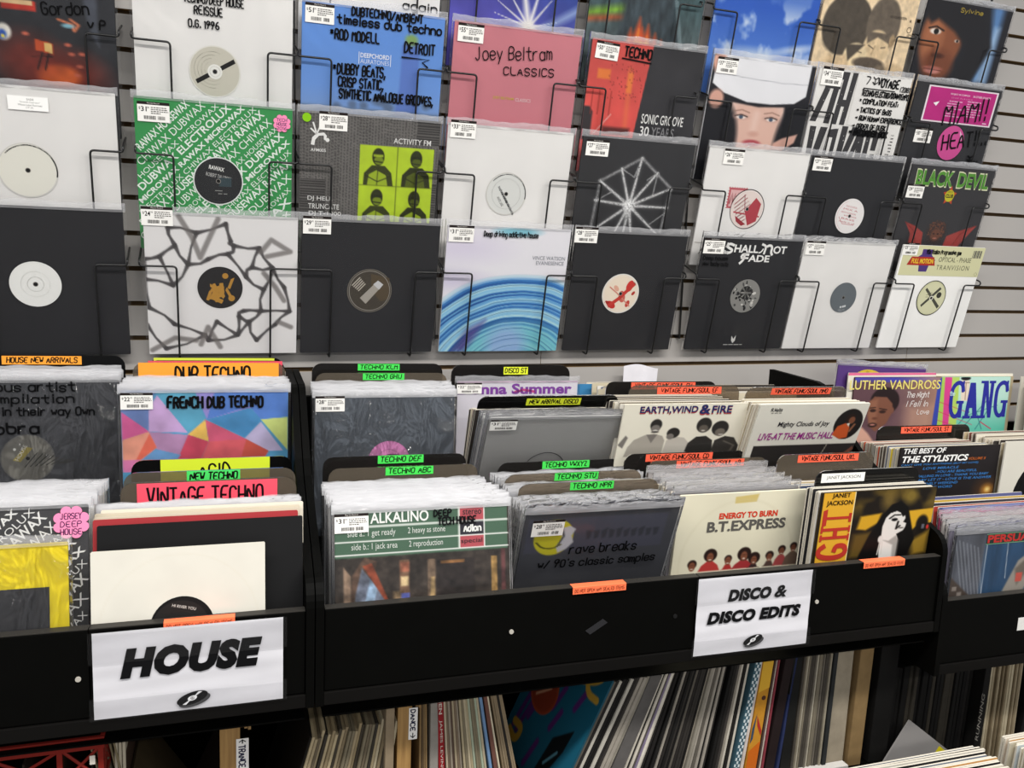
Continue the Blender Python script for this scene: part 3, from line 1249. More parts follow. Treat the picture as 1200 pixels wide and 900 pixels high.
a = s.art(1).map(0, 1, -.025, .73)
a.type('DEEPCHORD', .405, .435, .61, .478, '#eef2fa', bold=.02).type('AURATONES', .405, .49, .61, .53, '#dfe8f8')
a.line([(.395, .43), (.395, .535)], .005, '#e6edf8').line([(.62, .43), (.62, .535)], .005, '#e6edf8')
a.build('lettering', s.root)
a = s.over().map(0, 1, -.03, .75)
B = dict(wd=.0145)
a.hand('DUBTECHNO/AMBIENT', .335, .115, .07, width=.50, **B).hand('timeless dub techno', .235, .20, .075, width=.74, **B)
a.hand('*ROD MODELL', .19, .335, .085, width=.34, **B).hand('DETROIT', .715, .385, .09, width=.22, **B).line([(.70, .43), (.90, .43), (.85, .46), (.89, .50)], .012, '#0d0d0f')
a.hand('*DUBBY BEATS,', .215, .635, .09, width=.37, **B).hand('CRISP STATIC,', .255, .745, .085, width=.32, **B).hand('SYNTHETIC ANALOGUE GROOVES,', .265, .85, .082, width=.68, **B)
a.build('handwriting', s.root)
s.price(.02, .01, '51')

s = wall_sleeve(2, 2, 'grey patterned record with four acid green figure panels and a green dot sticker', dx=-.003, color='#5d5b59')
p = Paint(180, '#6f6c69', 0, 1, -.046, .82)
cols = np.floor(p.S0 * 46)
rs = np.random.RandomState(2)
phs = rs.rand(60)
v = ((p.T * 38 + phs[cols.astype(int)] * 7 + rs.rand(180, 180) * .35) % 1.0) < (.45 + .3 * p.noise(7, 5))
p.mix('#4b4947', ((p.S * 46 % 1 < .62) & v).astype(float) * .85)
for t0, t1, s0, s1 in ((.0, .28, .83, 1), (.62, 1.0, 0, .18), (.6, 1, .94, 1)):
    msk = ((p.T > t0) & (p.T < t1) & (p.S > s0) & (p.S < s1))
    p.mix('#3c3a39', msk * 1.0)
    p.mix('#6f6c69', (msk & ((p.T * 45 % 1) < .35)) * .8)
P0, P1, Q0, Q1 = .42, .965, .30, 1.0
p.rect(P0, Q0, P1, Q1, '#b9d331', .004)
p.vary(.05, 20, 2)
D = '#2f3416'
for i, (x, y) in enumerate(((.555, .30), (.835, .30), (.555, .655), (.835, .655))):
    p.poly([(x - .105, y + .345), (x - .10, y + .24), (x - .045, y + .17), (x + .05, y + .17), (x + .10, y + .23), (x + .115, y + .345)], D if i % 2 else '#3a4018', .006)
    p.poly([(x - .075, y + .345), (x - .065, y + .25), (x - .01, y + .21), (x + .06, y + .25), (x + .075, y + .345)], '#a9c22c', .006, .9 if i != 1 else .35)
    p.line([(x - .09, y + .26), (x, y + .31), (x + .09, y + .26)], .008, D).line([(x, y + .19), (x - .004, y + .34)], .005, D)
    p.ell(x, y + .095, .045, .075, D, .006).ell(x + .004, y + .125, .033, .036, '#8fa626', .008, a=.8 if i in (0, 2) else .4)
    p.rect(x - .035, y + .075, x + .036, y + .095, '#b9d331' if i == 0 else '#1f240d', .006, .8).line([(x - .03, y + .135), (x + .03, y + .14)], .012, D, .006)
p.line([(.695, Q0), (.695, Q1)], .006, '#5d6a1c', .004).line([(P0, .645), (P1, .645)], .006, '#5d6a1c', .004)
s.paint(p)
a = s.art(1).map(0, 1, -.046, .82)
a.type('ACTIVITY FM', .66, .225, .935, .272, '#ecebe8', bold=.005).type('DJ HELL', .06, .765, .235, .812, '#ecebe8', bold=.005).type('TRUNCATE', .065, .83, .285, .875, '#ecebe8', bold=.005).type('DJ T-1000', .07, .895, .30, .94, '#ecebe8', bold=.005).type('AFM005', .075, .36, .18, .387, '#ecebe8', bold=.01)
a.poly([(.075, .33), (.085, .27), (.115, .235), (.165, .225), (.185, .25), (.18, .29), (.165, .285), (.163, .25), (.13, .255), (.105, .29), (.10, .335)], '#f0efec').disc(.19, .285, .014, '#f0efec')
for e in ((.09, .15), (.075, .20), (.14, .17)):
    a.line([(.115, .24), e], .014, '#f0efec', taper=True)
a.build('lettering', s.root)
a = s.over()
a.disc(.045, .045, .03, '#86c21f')
a.build('dot_sticker', s.root)
s.price(.13, -.005, '28')

s = wall_sleeve(2, 3, 'black record with a clear hole over a dark label crossed by white tape marks', color='#28282b')
a = label_disc(s, .515, .50, .158, '#4a443c', rim='#6b665e', m=(-.02, 1, .017, 1))
a.disc(.515, .50, .146, '#474139')
a.poly([(.52, .37), (.66, .40), (.66, .56), (.60, .58), (.53, .50)], '#564a39')
a.poly([(.445, .555), (.575, .42), (.615, .45), (.49, .60)], '#a9a39a').poly([(.54, .45), (.575, .42), (.615, .45), (.585, .49)], '#c9c9ca')
for k in range(5):
    a.line([(.385 + .012 * k, .46 + .01 * k), (.44 + .01 * k, .40 + .012 * k)], .008, '#b9b2a6')
a.ring(.515, .50, .15, .004, '#9b968e')
finish(a, s, hole=False)
s.price(.005, -.02, '29')

# ---- column 4
s = wall_sleeve(3, 0, 'violet and blue record with a white starburst, above the pink record', dx=.006, color='#4a4aa0')
p = Paint(130, '#4b4aa6', .025, 1, 0, .72)
p.grad_s('#3c56b4', .3, 1.0).vary(.3, 4, 4).grad_t('#6f66c0', .6, 1.0, .5)
for an, L, w_ in ((-100, .8, .05), (-60, .35, .02), (-140, .35, .02), (-20, .25, .015), (200, .3, .015), (-80, .5, .03), (-120, .4, .02)):
    e = (.60 + L * math.cos(R(an)), .93 + L * math.sin(R(an)))
    d = p.seg_d((.60, .93), e)
    k = np.clip(1 - np.hypot(p.S - .60, p.T - .93) / L, 0, 1)
    p.mix('#f2f0ea', np.clip(1 - d / (w_ * k + .003), 0, 1))
p.line([(.72, .93), (1.0, .70)], .05, '#b9d2ee', .08, .8)
p.ell(.60, .95, .09, .05, '#efe9dc', .06)
s.paint(p)

s = wall_sleeve(3, 1, 'pink record with two lines of thin black marker handwriting', dx=.008, color='#cf818b', var=.04)
a = s.art()
a.type('JOEY BELTRAM', .335, .493, .50, .517, '#c9b13c', bold=.01).type('CLASSICS', .515, .493, .64, .517, '#e8cfd0')
a.build('lettering', s.root)
a = s.over()
a.hand('Joey Beltram', .175, .255, .09, wd=.010, width=.60, rot=-.10).hand('CLASSICS', .40, .335, .055, wd=.010, width=.40, rot=-.05)
a.build('handwriting', s.root)
s.price(.025, .015, '55')

s = wall_sleeve(3, 2, 'plain white record with a small white label edged by a black arc', dx=-.003, color=WHT_J)
a = label_disc(s, .47, .55, .155, '#dfe0dc', rim='#d4d2cc', arc='#2c2c2e', m=(.026, 1, -.06, 1))
a.ring(.47, .55, .115, .0025, '#b9b9b6')
for k in range(4):
    a.hand('loop mix a side', .40 + .02 * k, .50 + .03 * k, .018, '#4a4a4c', wd=.004, width=.14, rot=1.0)
a.type('WHITE LABEL', .385, .60, .47, .62, '#2f2f31', rot=55)
finish(a, s)
s.price(.015, -.025, '33')

s = wall_sleeve(3, 3, 'white record with sweeping blue and turquoise brush arcs', color='#eceaec')
p = Paint(170, '#ebe9ee')
p.ell(.12, .17, .3, .10, '#d8cfe6', .15, a=.6).ell(.05, .42, .25, .07, '#cfc6e2', .1, a=.6)
p.ell(.56, .03, .17, .035, '#7fc3d4', .03, a=.9)
cx, cy = .64, 1.26
rr = np.hypot((p.S - cx) * .92, (p.T - cy) * 1.05) + .05 * (p.noise(3, 8) - .5)
bands = p.noise(46, 3, 1, 1, 1)
band_r = np.interp(rr, np.linspace(0, 1.4, 300), np.convolve(np.random.RandomState(5).rand(300), np.ones(4) / 4, 'same'))
inside = np.clip((.95 - rr) / .06, 0, 1)
p.mix('#8cc4e4', inside)
p.mix('#3f86cc', np.clip((band_r - .50) * 7, 0, 1) * inside)
p.mix('#bfe4ea', np.clip((.42 - band_r) * 7, 0, 1) * inside)
p.mix('#1f4d92', np.clip((band_r - .60) * 9, 0, 1) * inside * np.clip(1.2 - p.S, 0, 1))
p.mix('#7fd0d4', np.clip((.60 - rr) / .2, 0, .75) * inside)
p.ell(.55, .95, .16, .16, '#a6b6e8', .12, a=.7)
p.poly([(.10, 1), (.22, .82), (.36, .74), (.30, .86), (.2, 1)], '#5e4f96', .06, .85)
for k in range(13):
    ph = .32 + .052 * k
    p.mix('#24568f', Paint.step(np.abs(rr - ph - .012 * math.sin(k * 2.1)) - .0022, .006) * .8 * inside)
s.paint(p)
a = s.art(1)
a.type('VINCE WATSON', .70, .215, .975, .245, '#8d8f98').type('EVANESENCE', .735, .255, .97, .285, '#8d8f98')
a.build('lettering', s.root)
a = s.over()
a.hand('Deep driving addictive house', .286, .075, .042, wd=.0085, width=.44, jit=.7)
a.build('handwriting', s.root)
s.price(.01, 0.0, '31')

# ---- column 5
s = wall_sleeve(4, 0, 'dark teal record with a shaggy figure and orange flames at its foot', dx=.02, color='#2c3c40')
p = Paint(130, '#41575a', 0, 1, 0, .72)
p.grad_t('#5d6768', .55, .95, .8).line([(0, .70), (.3, .62)], .07, '#7fae2c', .08, .9).line([(0, .76), (.32, .70)], .05, '#b0532c', .06, .9)
p.poly([(.27, .95), (.32, .3), (.72, .3), (.82, .95)], '#39444a', .06).vary(.3, 18, 3, sx=1.5, sy=.6)
for k, (x, y0, w_) in enumerate(((.38, .80, .05), (.45, .68, .07), (.53, .74, .06), (.60, .82, .05), (.48, .78, .05), (.66, .88, .035))):
    p.poly([(x - w_, 1), (x - w_ * .6, (y0 + 1) / 2 + .02), (x, y0), (x + w_ * .5, (y0 + 1) / 2), (x + w_, 1)], '#e2572a', .04, .85).poly([(x - w_ * .5, 1), (x, y0 + .12), (x + w_ * .5, 1)], '#f5a53a', .03, .85)
p.ell(.5, 1.0, .10, .06, '#f7d45c', .05)
for k in range(26):
    y = .45 + .02 * k
    p.line([(.73 + .004 * k, y), (.765 + .004 * k, y + .03)], .008, '#a6bcc2', .01, .6)
s.paint(p)

s = wall_sleeve(4, 1, 'record half red photo half black with TECHNO in marker and SONIC GROOVE lettering', dx=.018, color='#353437')
p = Paint(130, '#353437', 0, 1, -.04, .79)
p.poly([(0, 0), (.535, 0), (.455, 1), (0, 1.4), (0, 1)], '#d95750', .006)
p.vary(.14, 5, 9)
p.rect(.08, .32, .19, .41, '#e88a3a', .02, .8).rect(.345, .33, .39, .52, '#e98a3c', .02, .8).line([(.36, .3), (.38, .95)], .03, '#f08a4a', .04, .5)
p.poly([(0, .68), (.05, .68), (.08, .73), (.08, 1), (0, 1)], '#3a3436', .015).rect(.18, .86, .42, .93, '#5a2a28', .03, .9)
for x in (.06, .12, .17, .22):
    p.line([(x, .52), (x, .75)], .007, '#9a342c', .008)
p.line([(.10, .95), (.24, .74)], .006, '#f0d8d0', .006)
rs = np.random.RandomState(4)
for k in range(60):
    x, y = rs.uniform(.18, .48), rs.uniform(.24, .6)
    p.ell(x, y, .004, .005, '#7a2a26', .006)
s.paint(p)
a = s.art(1).map(0, 1, -.04, .80)
a.type('SONIC GROOVE', .515, .695, .90, .79, '#f0efec', bold=.012).type('30', .515, .815, .60, .91, '#f0efec', bold=.012).type('YEARS', .62, .815, .83, .91, '#8f8e90', bold=.006)
a.build('lettering', s.root)
a = s.over()
a.hand('TECHNO', .285, .103, .07, wd=.017, width=.235, jit=.4, rot=.04).line([(.27, .122), (.525, .137)], .011, '#0d0d0f')
a.build('handwriting', s.root)
s.price(.035, .02, '50', rot=3)

s = wall_sleeve(4, 2, 'black record with a large white crystal star of spokes and shards', dx=.006, color='#343436')
p = Paint(200, '#343436', .07, .87, .022, .764)
c0 = (.47, .66)
hexp = [(.535, .16), (.885, .455), (.84, .98), (.50, 1.12), (.10, 1.02), (.14, .42)]
for q, r_ in zip(hexp, hexp[1:] + hexp[:1]):
    p.line([q, r_], .022, '#d9d9d9', .03, .75)
tips = [(.535, .16), (.34, .28), (.14, .42), (.11, .62), (.10, .96), (.30, 1.1), (.44, 1.1), (.56, 1.1), (.84, .98), (.88, .66), (.885, .455), (.72, .30)]
for q in tips:
    d = p.seg_d(c0, q)
    rr = np.hypot(p.S - c0[0], p.T - c0[1])
    p.mix('#f2f2f2', np.clip(1.15 - d / (.013 + .012 * np.exp(-rr * 6)), 0, 1))
    p.mix('#bcbcbc', np.clip(1 - d / .055, 0, 1) ** 2 * .55 * np.exp(-rr * 1.2))
for q in ([(.34, .28), (.48, .36), (.535, .16)], [(.72, .30), (.70, .54)], [(.13, .62), (.28, .52)], [(.72, .30), (.62, .38)], [(.12, .90), (.28, .92)], [(.86, .72), (.70, .86)]):
    p.line(q, .010, '#cfcfcf', .014, .85)
p.ell(c0[0], c0[1], .05, .05, '#ffffff', .06)
g = np.random.RandomState(3).rand(p.n, p.n)
p.mix('#343436', (g < .22) * .7)
s.paint(p)
s.price(.03, .03, '27')

s = wall_sleeve(4, 3, 'black record with a white label blotted in red', color='#28282b')
a = label_disc(s, .485, .475, .16, '#f0e2cf', rim='#e8e6e2', m=(-.027, 1, .032, 1))
for (x, y, r_, c_) in ((.41, .57, .045, '#c8322c'), (.56, .41, .05, '#cf3a34'), (.37, .55, .022, '#a8281f'), (.50, .50, .05, '#d0695c'), (.56, .56, .03, '#c8473c'), (.60, .47, .02, '#b83a30'), (.44, .43, .03, '#e3b09a')):
    a.disc(x, y, r_, c_, ry=r_ * .6, rot=x * 9)
a.line([(.39, .58), (.47, .52), (.55, .44), (.60, .39)], .03, '#cb3f36')
a.line([(.38, .42), (.45, .47), (.58, .58)], .01, '#d88a7a')
a.ring(.485, .475, .15, .006, '#efe7dc')
finish(a, s)
s.price(-.02, -.03, '28')

# ---- column 6
s = wall_sleeve(5, 0, 'blue sky record with white clouds, above the white hat record', dx=.005, color='#3f6fc4')
p = Paint(120, '#2f5fbf', 0, 1, 0, .72)
p.grad_t('#5a86d2', .4, 1.0)
n1 = p.noise(4, 12, 1.4, 1.2, 4)
m = np.clip((n1 - .56) * 7, 0, 1) * np.clip((p.T - .2) * 3, .3, 1)
p.mix('#dfe8f2', m * .85)
p.ell(.45, .92, .25, .07, '#d6dfe6', .1, a=.8).ell(.85, .80, .18, .035, '#e6edf4', .06, rot=-15, a=.8)
s.paint(p)

s = wall_sleeve(5, 1, 'record showing a woman in a white wide brim hat with a black band', dx=.0, color='#e9e8ea')
p = Paint(150, '#1b1b22', 0, 1, -.03, .74)
p.ell(.5, .64, .27, .42, '#e8c6b8', .03).ell(.5, .80, .25, .40, '#e4beae', .04)
p.ell(.12, .95, .22, .45, '#16161c', .05).ell(.92, .95, .2, .5, '#16161c', .05)
p.poly([(0, .0), (1, 0), (1, .30), (.92, .45), (.75, .52), (.5, .545), (.25, .52), (.08, .45), (0, .34)], '#1c1c22', .02)
p.poly([(.03, 0), (.97, 0), (.98, .36), (.85, .47), (.62, .505), (.38, .505), (.14, .43), (.02, .34)], '#eeeef1', .012)
p.line([(.02, .21), (.3, .25), (.7, .265), (1, .25)], .006, '#9a9ba2', .008, .8)
p.grad_s('#c8c9d4', .93, 1.05, .0)
for x in (.35, .65):
    p.ell(x, .665, .07, .03, '#c79f92', .03, a=.8).ell(x, .67, .045, .019, '#f0e6e2', .01).ell(x, .668, .02, .021, '#4a5a6e', .008).line([(x - .06, .66), (x, .642), (x + .06, .66)], .012, '#3a2a28', .01).line([(x - .075, .61), (x, .59), (x + .075, .615)], .013, '#8f6a5c', .012, .7)
p.line([(.5, .62), (.49, .80)], .05, '#efd3c6', .06, .7).ell(.5, .84, .05, .03, '#cf9f90', .03, a=.7).ell(.5, .94, .085, .035, '#b8545c', .02)
p.ell(.08, .50, .07, .10, '#dfae9c', .03).ell(.05, .10, .06, .12, '#dfae9c', .03)
p.poly([(.70, 1), (.72, .92), (.80, .86), (.95, .80), (.93, .90), (.82, 1)], '#dcaf9f', .02)
p.rect(.955, 0, 1, .42, '#23232a', .01)
s.paint(p)
s.price(.03, .02, '37')

s = wall_sleeve(5, 2, 'white record with a dark red postage stamp behind a red and white label', dx=.003, color='#f1efec')
a = s.art().map(-.02, 1, -.10, 1)
a.rect(.27, .42, .46, .60, '#c4616a')
for k in range(9):
    a.disc(.27 + .19 * k / 8, .42, .009, '#f1efec').disc(.27, .42 + .19 * k / 8, .009, '#f1efec')
a.rect(.295, .445, .45, .585, '#e3b9b8')
for k in range(5):
    a.line([(.30 + .03 * k, .56), (.315 + .03 * k, .47), (.33 + .03 * k, .56)], .012, '#b04852')
a.rect(.03, .90, .17, .905, '#b9b4ae').disc(.115, .965, .012, '#7a7470').line([(.09, 1.0), (.115, .95), (.14, 1.0)], .006, '#7a7470')
a.build('lettering', s.root)
a = label_disc(s, .49, .60, .162, '#f3e9e4', rim='#3a2f30', m=(-.02, 1, -.10, 1))
a.disc(.485, .605, .16, '#eadcd6')
for k in range(7):
    a.line([(.35 + .012 * k, .57 + .026 * k), (.45 + .02 * k, .48 + .026 * k)], .009, '#c4757a')
a.poly([(.47, .62), (.56, .50), (.62, .55), (.60, .70), (.52, .74)], '#b5454f').poly([(.38, .66), (.50, .73), (.46, .745), (.40, .71)], '#9e3640').line([(.36, .63), (.62, .66)], .012, '#b5454f').line([(.44, .48), (.47, .62)], .007, '#a5565e')
finish(a, s)
s.price(.14, .015, '26')

s = wall_sleeve(5, 3, 'black record with SHALL NOT FADE in white gothic lettering', dx=.003, color='#28282b')
a = s.art().map(.012, 1.05, .018, .67)
a.type('HALL', .285, .065, .515, .165, '#f2f1ee', bold=.03).type('OT', .66, .065, .79, .165, '#f2f1ee', bold=.03).type('ADE', .435, .19, .64, .28, '#f2f1ee', bold=.03)
for (pts, w_) in (([(.275, .075), (.235, .055), (.205, .085), (.235, .115), (.27, .135), (.25, .175), (.20, .17)], .022), ([(.215, .05), (.205, .10)], .012), ([(.195, .15), (.23, .185)], .014),
                  ([(.575, .17), (.585, .07), (.545, .05)], .02), ([(.585, .08), (.62, .055), (.645, .08), (.64, .15), (.655, .18)], .022), ([(.56, .11), (.545, .15), (.525, .16)], .012),
                  ([(.43, .19), (.375, .185), (.365, .22)], .022), ([(.395, .19), (.39, .26), (.36, .305)], .022), ([(.365, .235), (.43, .235)], .016)):
    a.line(chaikin(pts, 2), w_, '#f2f1ee')
a.map(-.016, 1, .0, 1).poly([(.475, .875), (.50, .905), (.52, .87), (.52, .92), (.50, .945), (.48, .92)], '#d8d7d4')
scribble(a, .39, .60, .958, 1, .01, '#b9b8b6', random.Random(5), .007)
a.build('lettering', s.root)
a = label_disc(s, .50, .50, .150, '#8d8c88', rim='#242426', m=(.014, 1, .01, 1))
rnd = random.Random(9)
for k in range(46):
    an, rr = rnd.uniform(0, 6.28), rnd.uniform(.02, .135)
    a.disc(.50 + rr * math.cos(an), .50 + rr * math.sin(an), rnd.uniform(.008, .022), rnd.choice(['#2a2a2b', '#b9b7b2', '#4a4a4a', '#d4d2cc', '#1c1c1c']), ry=rnd.uniform(.006, .014), n=12, rot=an)
a.disc(.50, .47, .06, '#2b2b2b')
for k in range(8):
    an = k * math.pi / 4
    a.line([(.5, .47), (.5 + .05 * math.cos(an), .47 + .05 * math.sin(an))], .014, '#a9a7a2')
finish(a, s, hole=False)
a = s.over()
a.hand('Deep house', .02, .20, .035, wd=.008, width=.24, jit=.9).hand('New techy cuts', .025, .25, .035, wd=.008, width=.25, jit=.9)
a.build('handwriting', s.root)
s.price(.005, .015, '25', w=.20, h=.13)

# ---- column 7
s = wall_sleeve(6, 0, 'cream record with a sepia picture of two faces leaning together', dx=.004, color='#e6cda8')
p = Paint(140, '#e9d2ae', .04, 1, -.06, .74)
Dk = '#51493f'
p.ell(.25, .52, .26, .34, Dk, .02).ell(.63, .46, .18, .30, '#6b6053', .02).ell(.12, .62, .10, .18, Dk, .04)
p.ell(.60, .72, .14, .20, '#dcc49e', .02).poly([(.47, .55), (.78, .55), (.74, .66), (.60, .60), (.50, .68)], '#6a5f52', .02).ell(.76, .62, .03, .07, '#b39a78', .015)
p.ell(.40, .84, .13, .15, '#e4d0aa', .02).poly([(.28, .72), (.48, .70), (.42, .78), (.33, .90)], Dk, .02)
p.poly([(.02, 1), (.12, .86), (.3, .84), (.38, 1)], '#ddc49e', .03).ell(.55, .95, .17, .10, '#e8d5b2', .03).ell(.56, .90, .17, .07, '#5d5246', .02).ell(.70, .96, .07, .06, '#7a6d5c', .03)
p.line([(.52, .70), (.58, .73)], .012, '#5a4f44', .01).line([(.66, .71), (.70, .70)], .012, '#5a4f44', .01).line([(.40, .78), (.46, .79)], .01, '#5a4f44', .01).line([(.59, .70), (.57, .79)], .012, '#b39a78', .015)
p.poly([(.72, 1), (.80, .84), (.95, .90), (1, 1)], '#c9b08a', .04, .7).vary(.12, 30, 6)
s.paint(p)
a = s.art(1).map(0, 1, -.10, .74)
a.type('R', .94, .42, .965, .45, '#4a4036').ring(.955, .53, .022, .007, '#8a7c68')
a.type('B R FOUNDATION', .72, .40, .90, .43, '#4a4036', bold=.01)
scribble(a, .93, .99, .58, 3, .014, '#8a7c68', random.Random(6), .005)
a.build('lettering', s.root)

s = wall_sleeve(6, 1, 'record of tall black 7TH VOYAGE letters with a handwritten track note', dx=.0, color='#eeece8')
a = s.art().map(0, .71, 0, .80)
K = '#3f3e40'
for q in ([(.01, .55), (.10, .55), (.215, .20), (.13, .20)], [(.13, .13), (.36, .13), (.36, .20), (.13, .20)], [(.215, .56), (.30, .56), (.345, .14), (.265, .14)], [(.30, .02), (.41, .02), (.41, .10), (.30, .10)],
          [(.335, .56), (.41, .56), (.455, .02), (.385, .02)], [(.455, .56), (.53, .56), (.575, .02), (.50, .02)], [(.41, .30), (.50, .30), (.50, .37), (.40, .37)]):
    a.poly(q, K)
a.map(0, .92, 0, .80)
for q in ([(.03, .60), (.10, .60), (.10, 1), (.05, 1)], [(.15, .60), (.23, .60), (.165, 1), (.095, 1)], [(.25, .62), (.36, .60), (.35, 1), (.23, 1)], [(.40, .57), (.47, .57), (.45, 1), (.385, 1)], [(.52, .57), (.59, .57), (.49, 1), (.43, 1)],
          [(.60, .60), (.68, .60), (.69, 1), (.63, 1)], [(.60, .60), (.655, .60), (.57, 1), (.52, 1)], [(.71, .60), (.76, .60), (.76, 1), (.70, 1)], [(.79, .60), (.86, .60), (.85, .80), (.79, .80)], [(.80, .84), (.85, .84), (.85, 1), (.79, 1)]):
    a.poly(q, K)
a.poly([(.25, .70), (.31, .70), (.305, .92), (.25, .92)], '#eeece8')
rnd = random.Random(8)
for k in range(70):
    x, y = rnd.uniform(.02, .86), rnd.uniform(.1, .98)
    a.disc(x, y, rnd.uniform(.002, .004), '#d8d6d2', n=6)
a.map(0, 1, 0, .80).rect(.41, .0, 1, .555, '#eeece8').rect(.83, .54, 1, 1, '#eeece8')
scribble(a, .90, .95, .62, 9, .035, '#6d6b68', rnd, .012)
a.build('lettering', s.root)
a = s.over().map(-.22, 1.226, -.01, .74)
B = dict(wd=.0125, jit=.7)
a.hand('7^', .59, .135, .085, wd=.011, width=.10).hand('VOYAGE', .695, .15, .09, wd=.017, width=.19).hand('(2018)', .90, .18, .055, wd=.009, width=.10).line([(.58, .185), (.86, .185)], .008, '#0d0d0f')
a.hand('TECHNO/ELECTRO/DOWNTEMPO', .575, .265, .06, width=.42, **B).hand('* COMPILATION FEAT:', .57, .355, .055, width=.35, **B).hand('> TACTICS OF BASS', .565, .455, .055, width=.31, **B)
a.hand('> RUN HUMAN EXPERIENCE', .57, .545, .055, width=.42, **B).hand('> ORDER OF DUSK', .56, .64, .055, width=.30, **B).hand('> RECORDER BOX', .545, .715, .06, wd=.024, width=.34, jit=.6)
a.build('handwriting', s.root)
s.price(.03, -.01, '34', w=.215, h=.15)

s = wall_sleeve(6, 2, 'plain black record with a white label printed in thin red lines', dx=-.001, color='#262629')
a = label_disc(s, .555, .49, .157, '#f0ecea', rim='#1f1f20', m=(-.014, 1, .02, 1))
for k in range(6):
    a.type(['OLD SCHOOL', 'MIX A', 'HEAVY ROTATION', 'side one', 'BASS', 'made in uk'][k], .49 - .02 * (k % 3), .40 + .028 * k, .62 + .015 * (k % 2), .415 + .028 * k, '#c0545c', rot=8)
a.line([(.44, .50), (.49, .56), (.62, .57)], .004, '#c0545c').ring(.555, .49, .14, .002, '#d99a9c', 120, 250)
finish(a, s)
s.price(.02, .01, '27')

s = wall_sleeve(6, 3, 'plain white record with a slate grey label', color='#f0eeeb')
a = label_disc(s, .535, .575, .142, '#6c7378', m=(.015, 1, -.065, 1))
a.ring(.535, .575, .13, .002, '#7d8489')
a.disc(.53, .665, .011, '#d8dadb', n=10).disc(.555, .66, .011, '#d8dadb', n=10).disc(.575, .655, .011, '#d8dadb', n=10)
scribble(a, .50, .58, .69, 2, .014, '#b9bdc0', random.Random(3), .004)
finish(a, s)
s.price(.01, .0, '27', w=.2)

# ---- column 8
s = wall_sleeve(7, 0, 'dark record with a close portrait of a face lit from the left against blue', dx=.005, color='#23232a')
p = Paint(150, '#1e1e24', 0, .9, -.045, .69)
p.poly([(1, 0), (1, 1), (.78, 1), (.86, .75), (.90, .4), (.82, 0)], '#5c86b8', .10).poly([(.93, .3), (1, .3), (1, 1), (.85, 1)], '#a9c4e0', .08, .8)
p.ell(.28, .52, .27, .42, '#8a5236', .06).ell(.16, .55, .13, .3, '#b0704c', .10, a=.8).ell(.30, .85, .2, .2, '#7a452e', .1)
p.poly([(0, .0), (.75, 0), (.95, .55), (.80, 1), (.55, 1), (.62, .6), (.42, .42), (.18, .30), (.10, .36), (.04, .3)], '#1d1c20', .06)
p.ell(.18, .45, .07, .035, '#e8ddd2', .015).ell(.19, .45, .032, .036, '#15110f', .01).line([(.09, .42), (.18, .39), (.28, .43)], .018, '#15110f', .015).ell(.48, .53, .03, .018, '#cfc4bb', .015).ell(.485, .53, .014, .017, '#15110f', .01)
p.line([(.29, .5), (.26, .72)], .04, '#9c6244', .05, .7).ell(.29, .735, .07, .03, '#4a2618', .03).ell(.26, .895, .12, .03, '#b06a5c', .02).ell(.26, .93, .10, .03, '#c8857a', .02).line([(.15, .905), (.37, .91)], .008, '#4a2018', .008)
s.paint(p)
a = s.art(1)
a.hand('Sylvine', .387, .082, .035, '#b09a3a', wd=.007, width=.26, jit=.4)
a.build('lettering', s.root)

s = wall_sleeve(7, 1, 'black record with a magenta track panel and MIAMI HEAT in thick marker', dx=-.003, color='#303033')
a = s.art().map(.03, .97, -.02, .60)
a.rect(.105, .085, .965, .60, '#f0e6ec').rect(.125, .105, .945, .58, '#c22c84')
a.type('PROJECT IN COMPLEX', .38, .165, .62, .195, '#f2d6e6', bold=.02).type('IN OTHER SOURCES', .66, .165, .88, .195, '#f2d6e6', bold=.02).type('STOP PLAYING', .40, .22, .66, .24, '#e59cc6', space=1.4)
rnd = random.Random(2)
for k in range(7):
    scribble(a, .36, .36 + rnd.uniform(.12, .2), .28 + .036 * k, 1, .02, '#eab0d2', rnd, .009)
    scribble(a, .60, .60 + rnd.uniform(.1, .22), .26 + .036 * k, 1, .02, '#eab0d2', rnd, .009)
a.poly([(.20, .33), (.27, .30), (.24, .37)], '#ffffff')
a.rect(.86, .545, .91, .56, '#f2d6e6')
a.build('lettering', s.root)
a = label_disc(s, .53, .76, .155, '#d9569e', rim='#2a2a2c', m=(.02, 1, -.25, 1))
a.poly([(.60, .64), (.66, .70), (.64, .74)], '#f0c4dc')
finish(a, s, hole=False)
a = s.over()
B = dict(wd=.02, jit=.5)
a.hand('MIAMI!', .385, .36, .185, width=.50, shear=.12, rot=-.16, **B).hand('HEAT!!..', .46, .575, .135, width=.52, rot=-.16, **B).hand('^..', .80, .66, .05, wd=.02, width=.13)
a.build('handwriting', s.root)
s.price(.10, .40, '30', w=.2, h=.13)

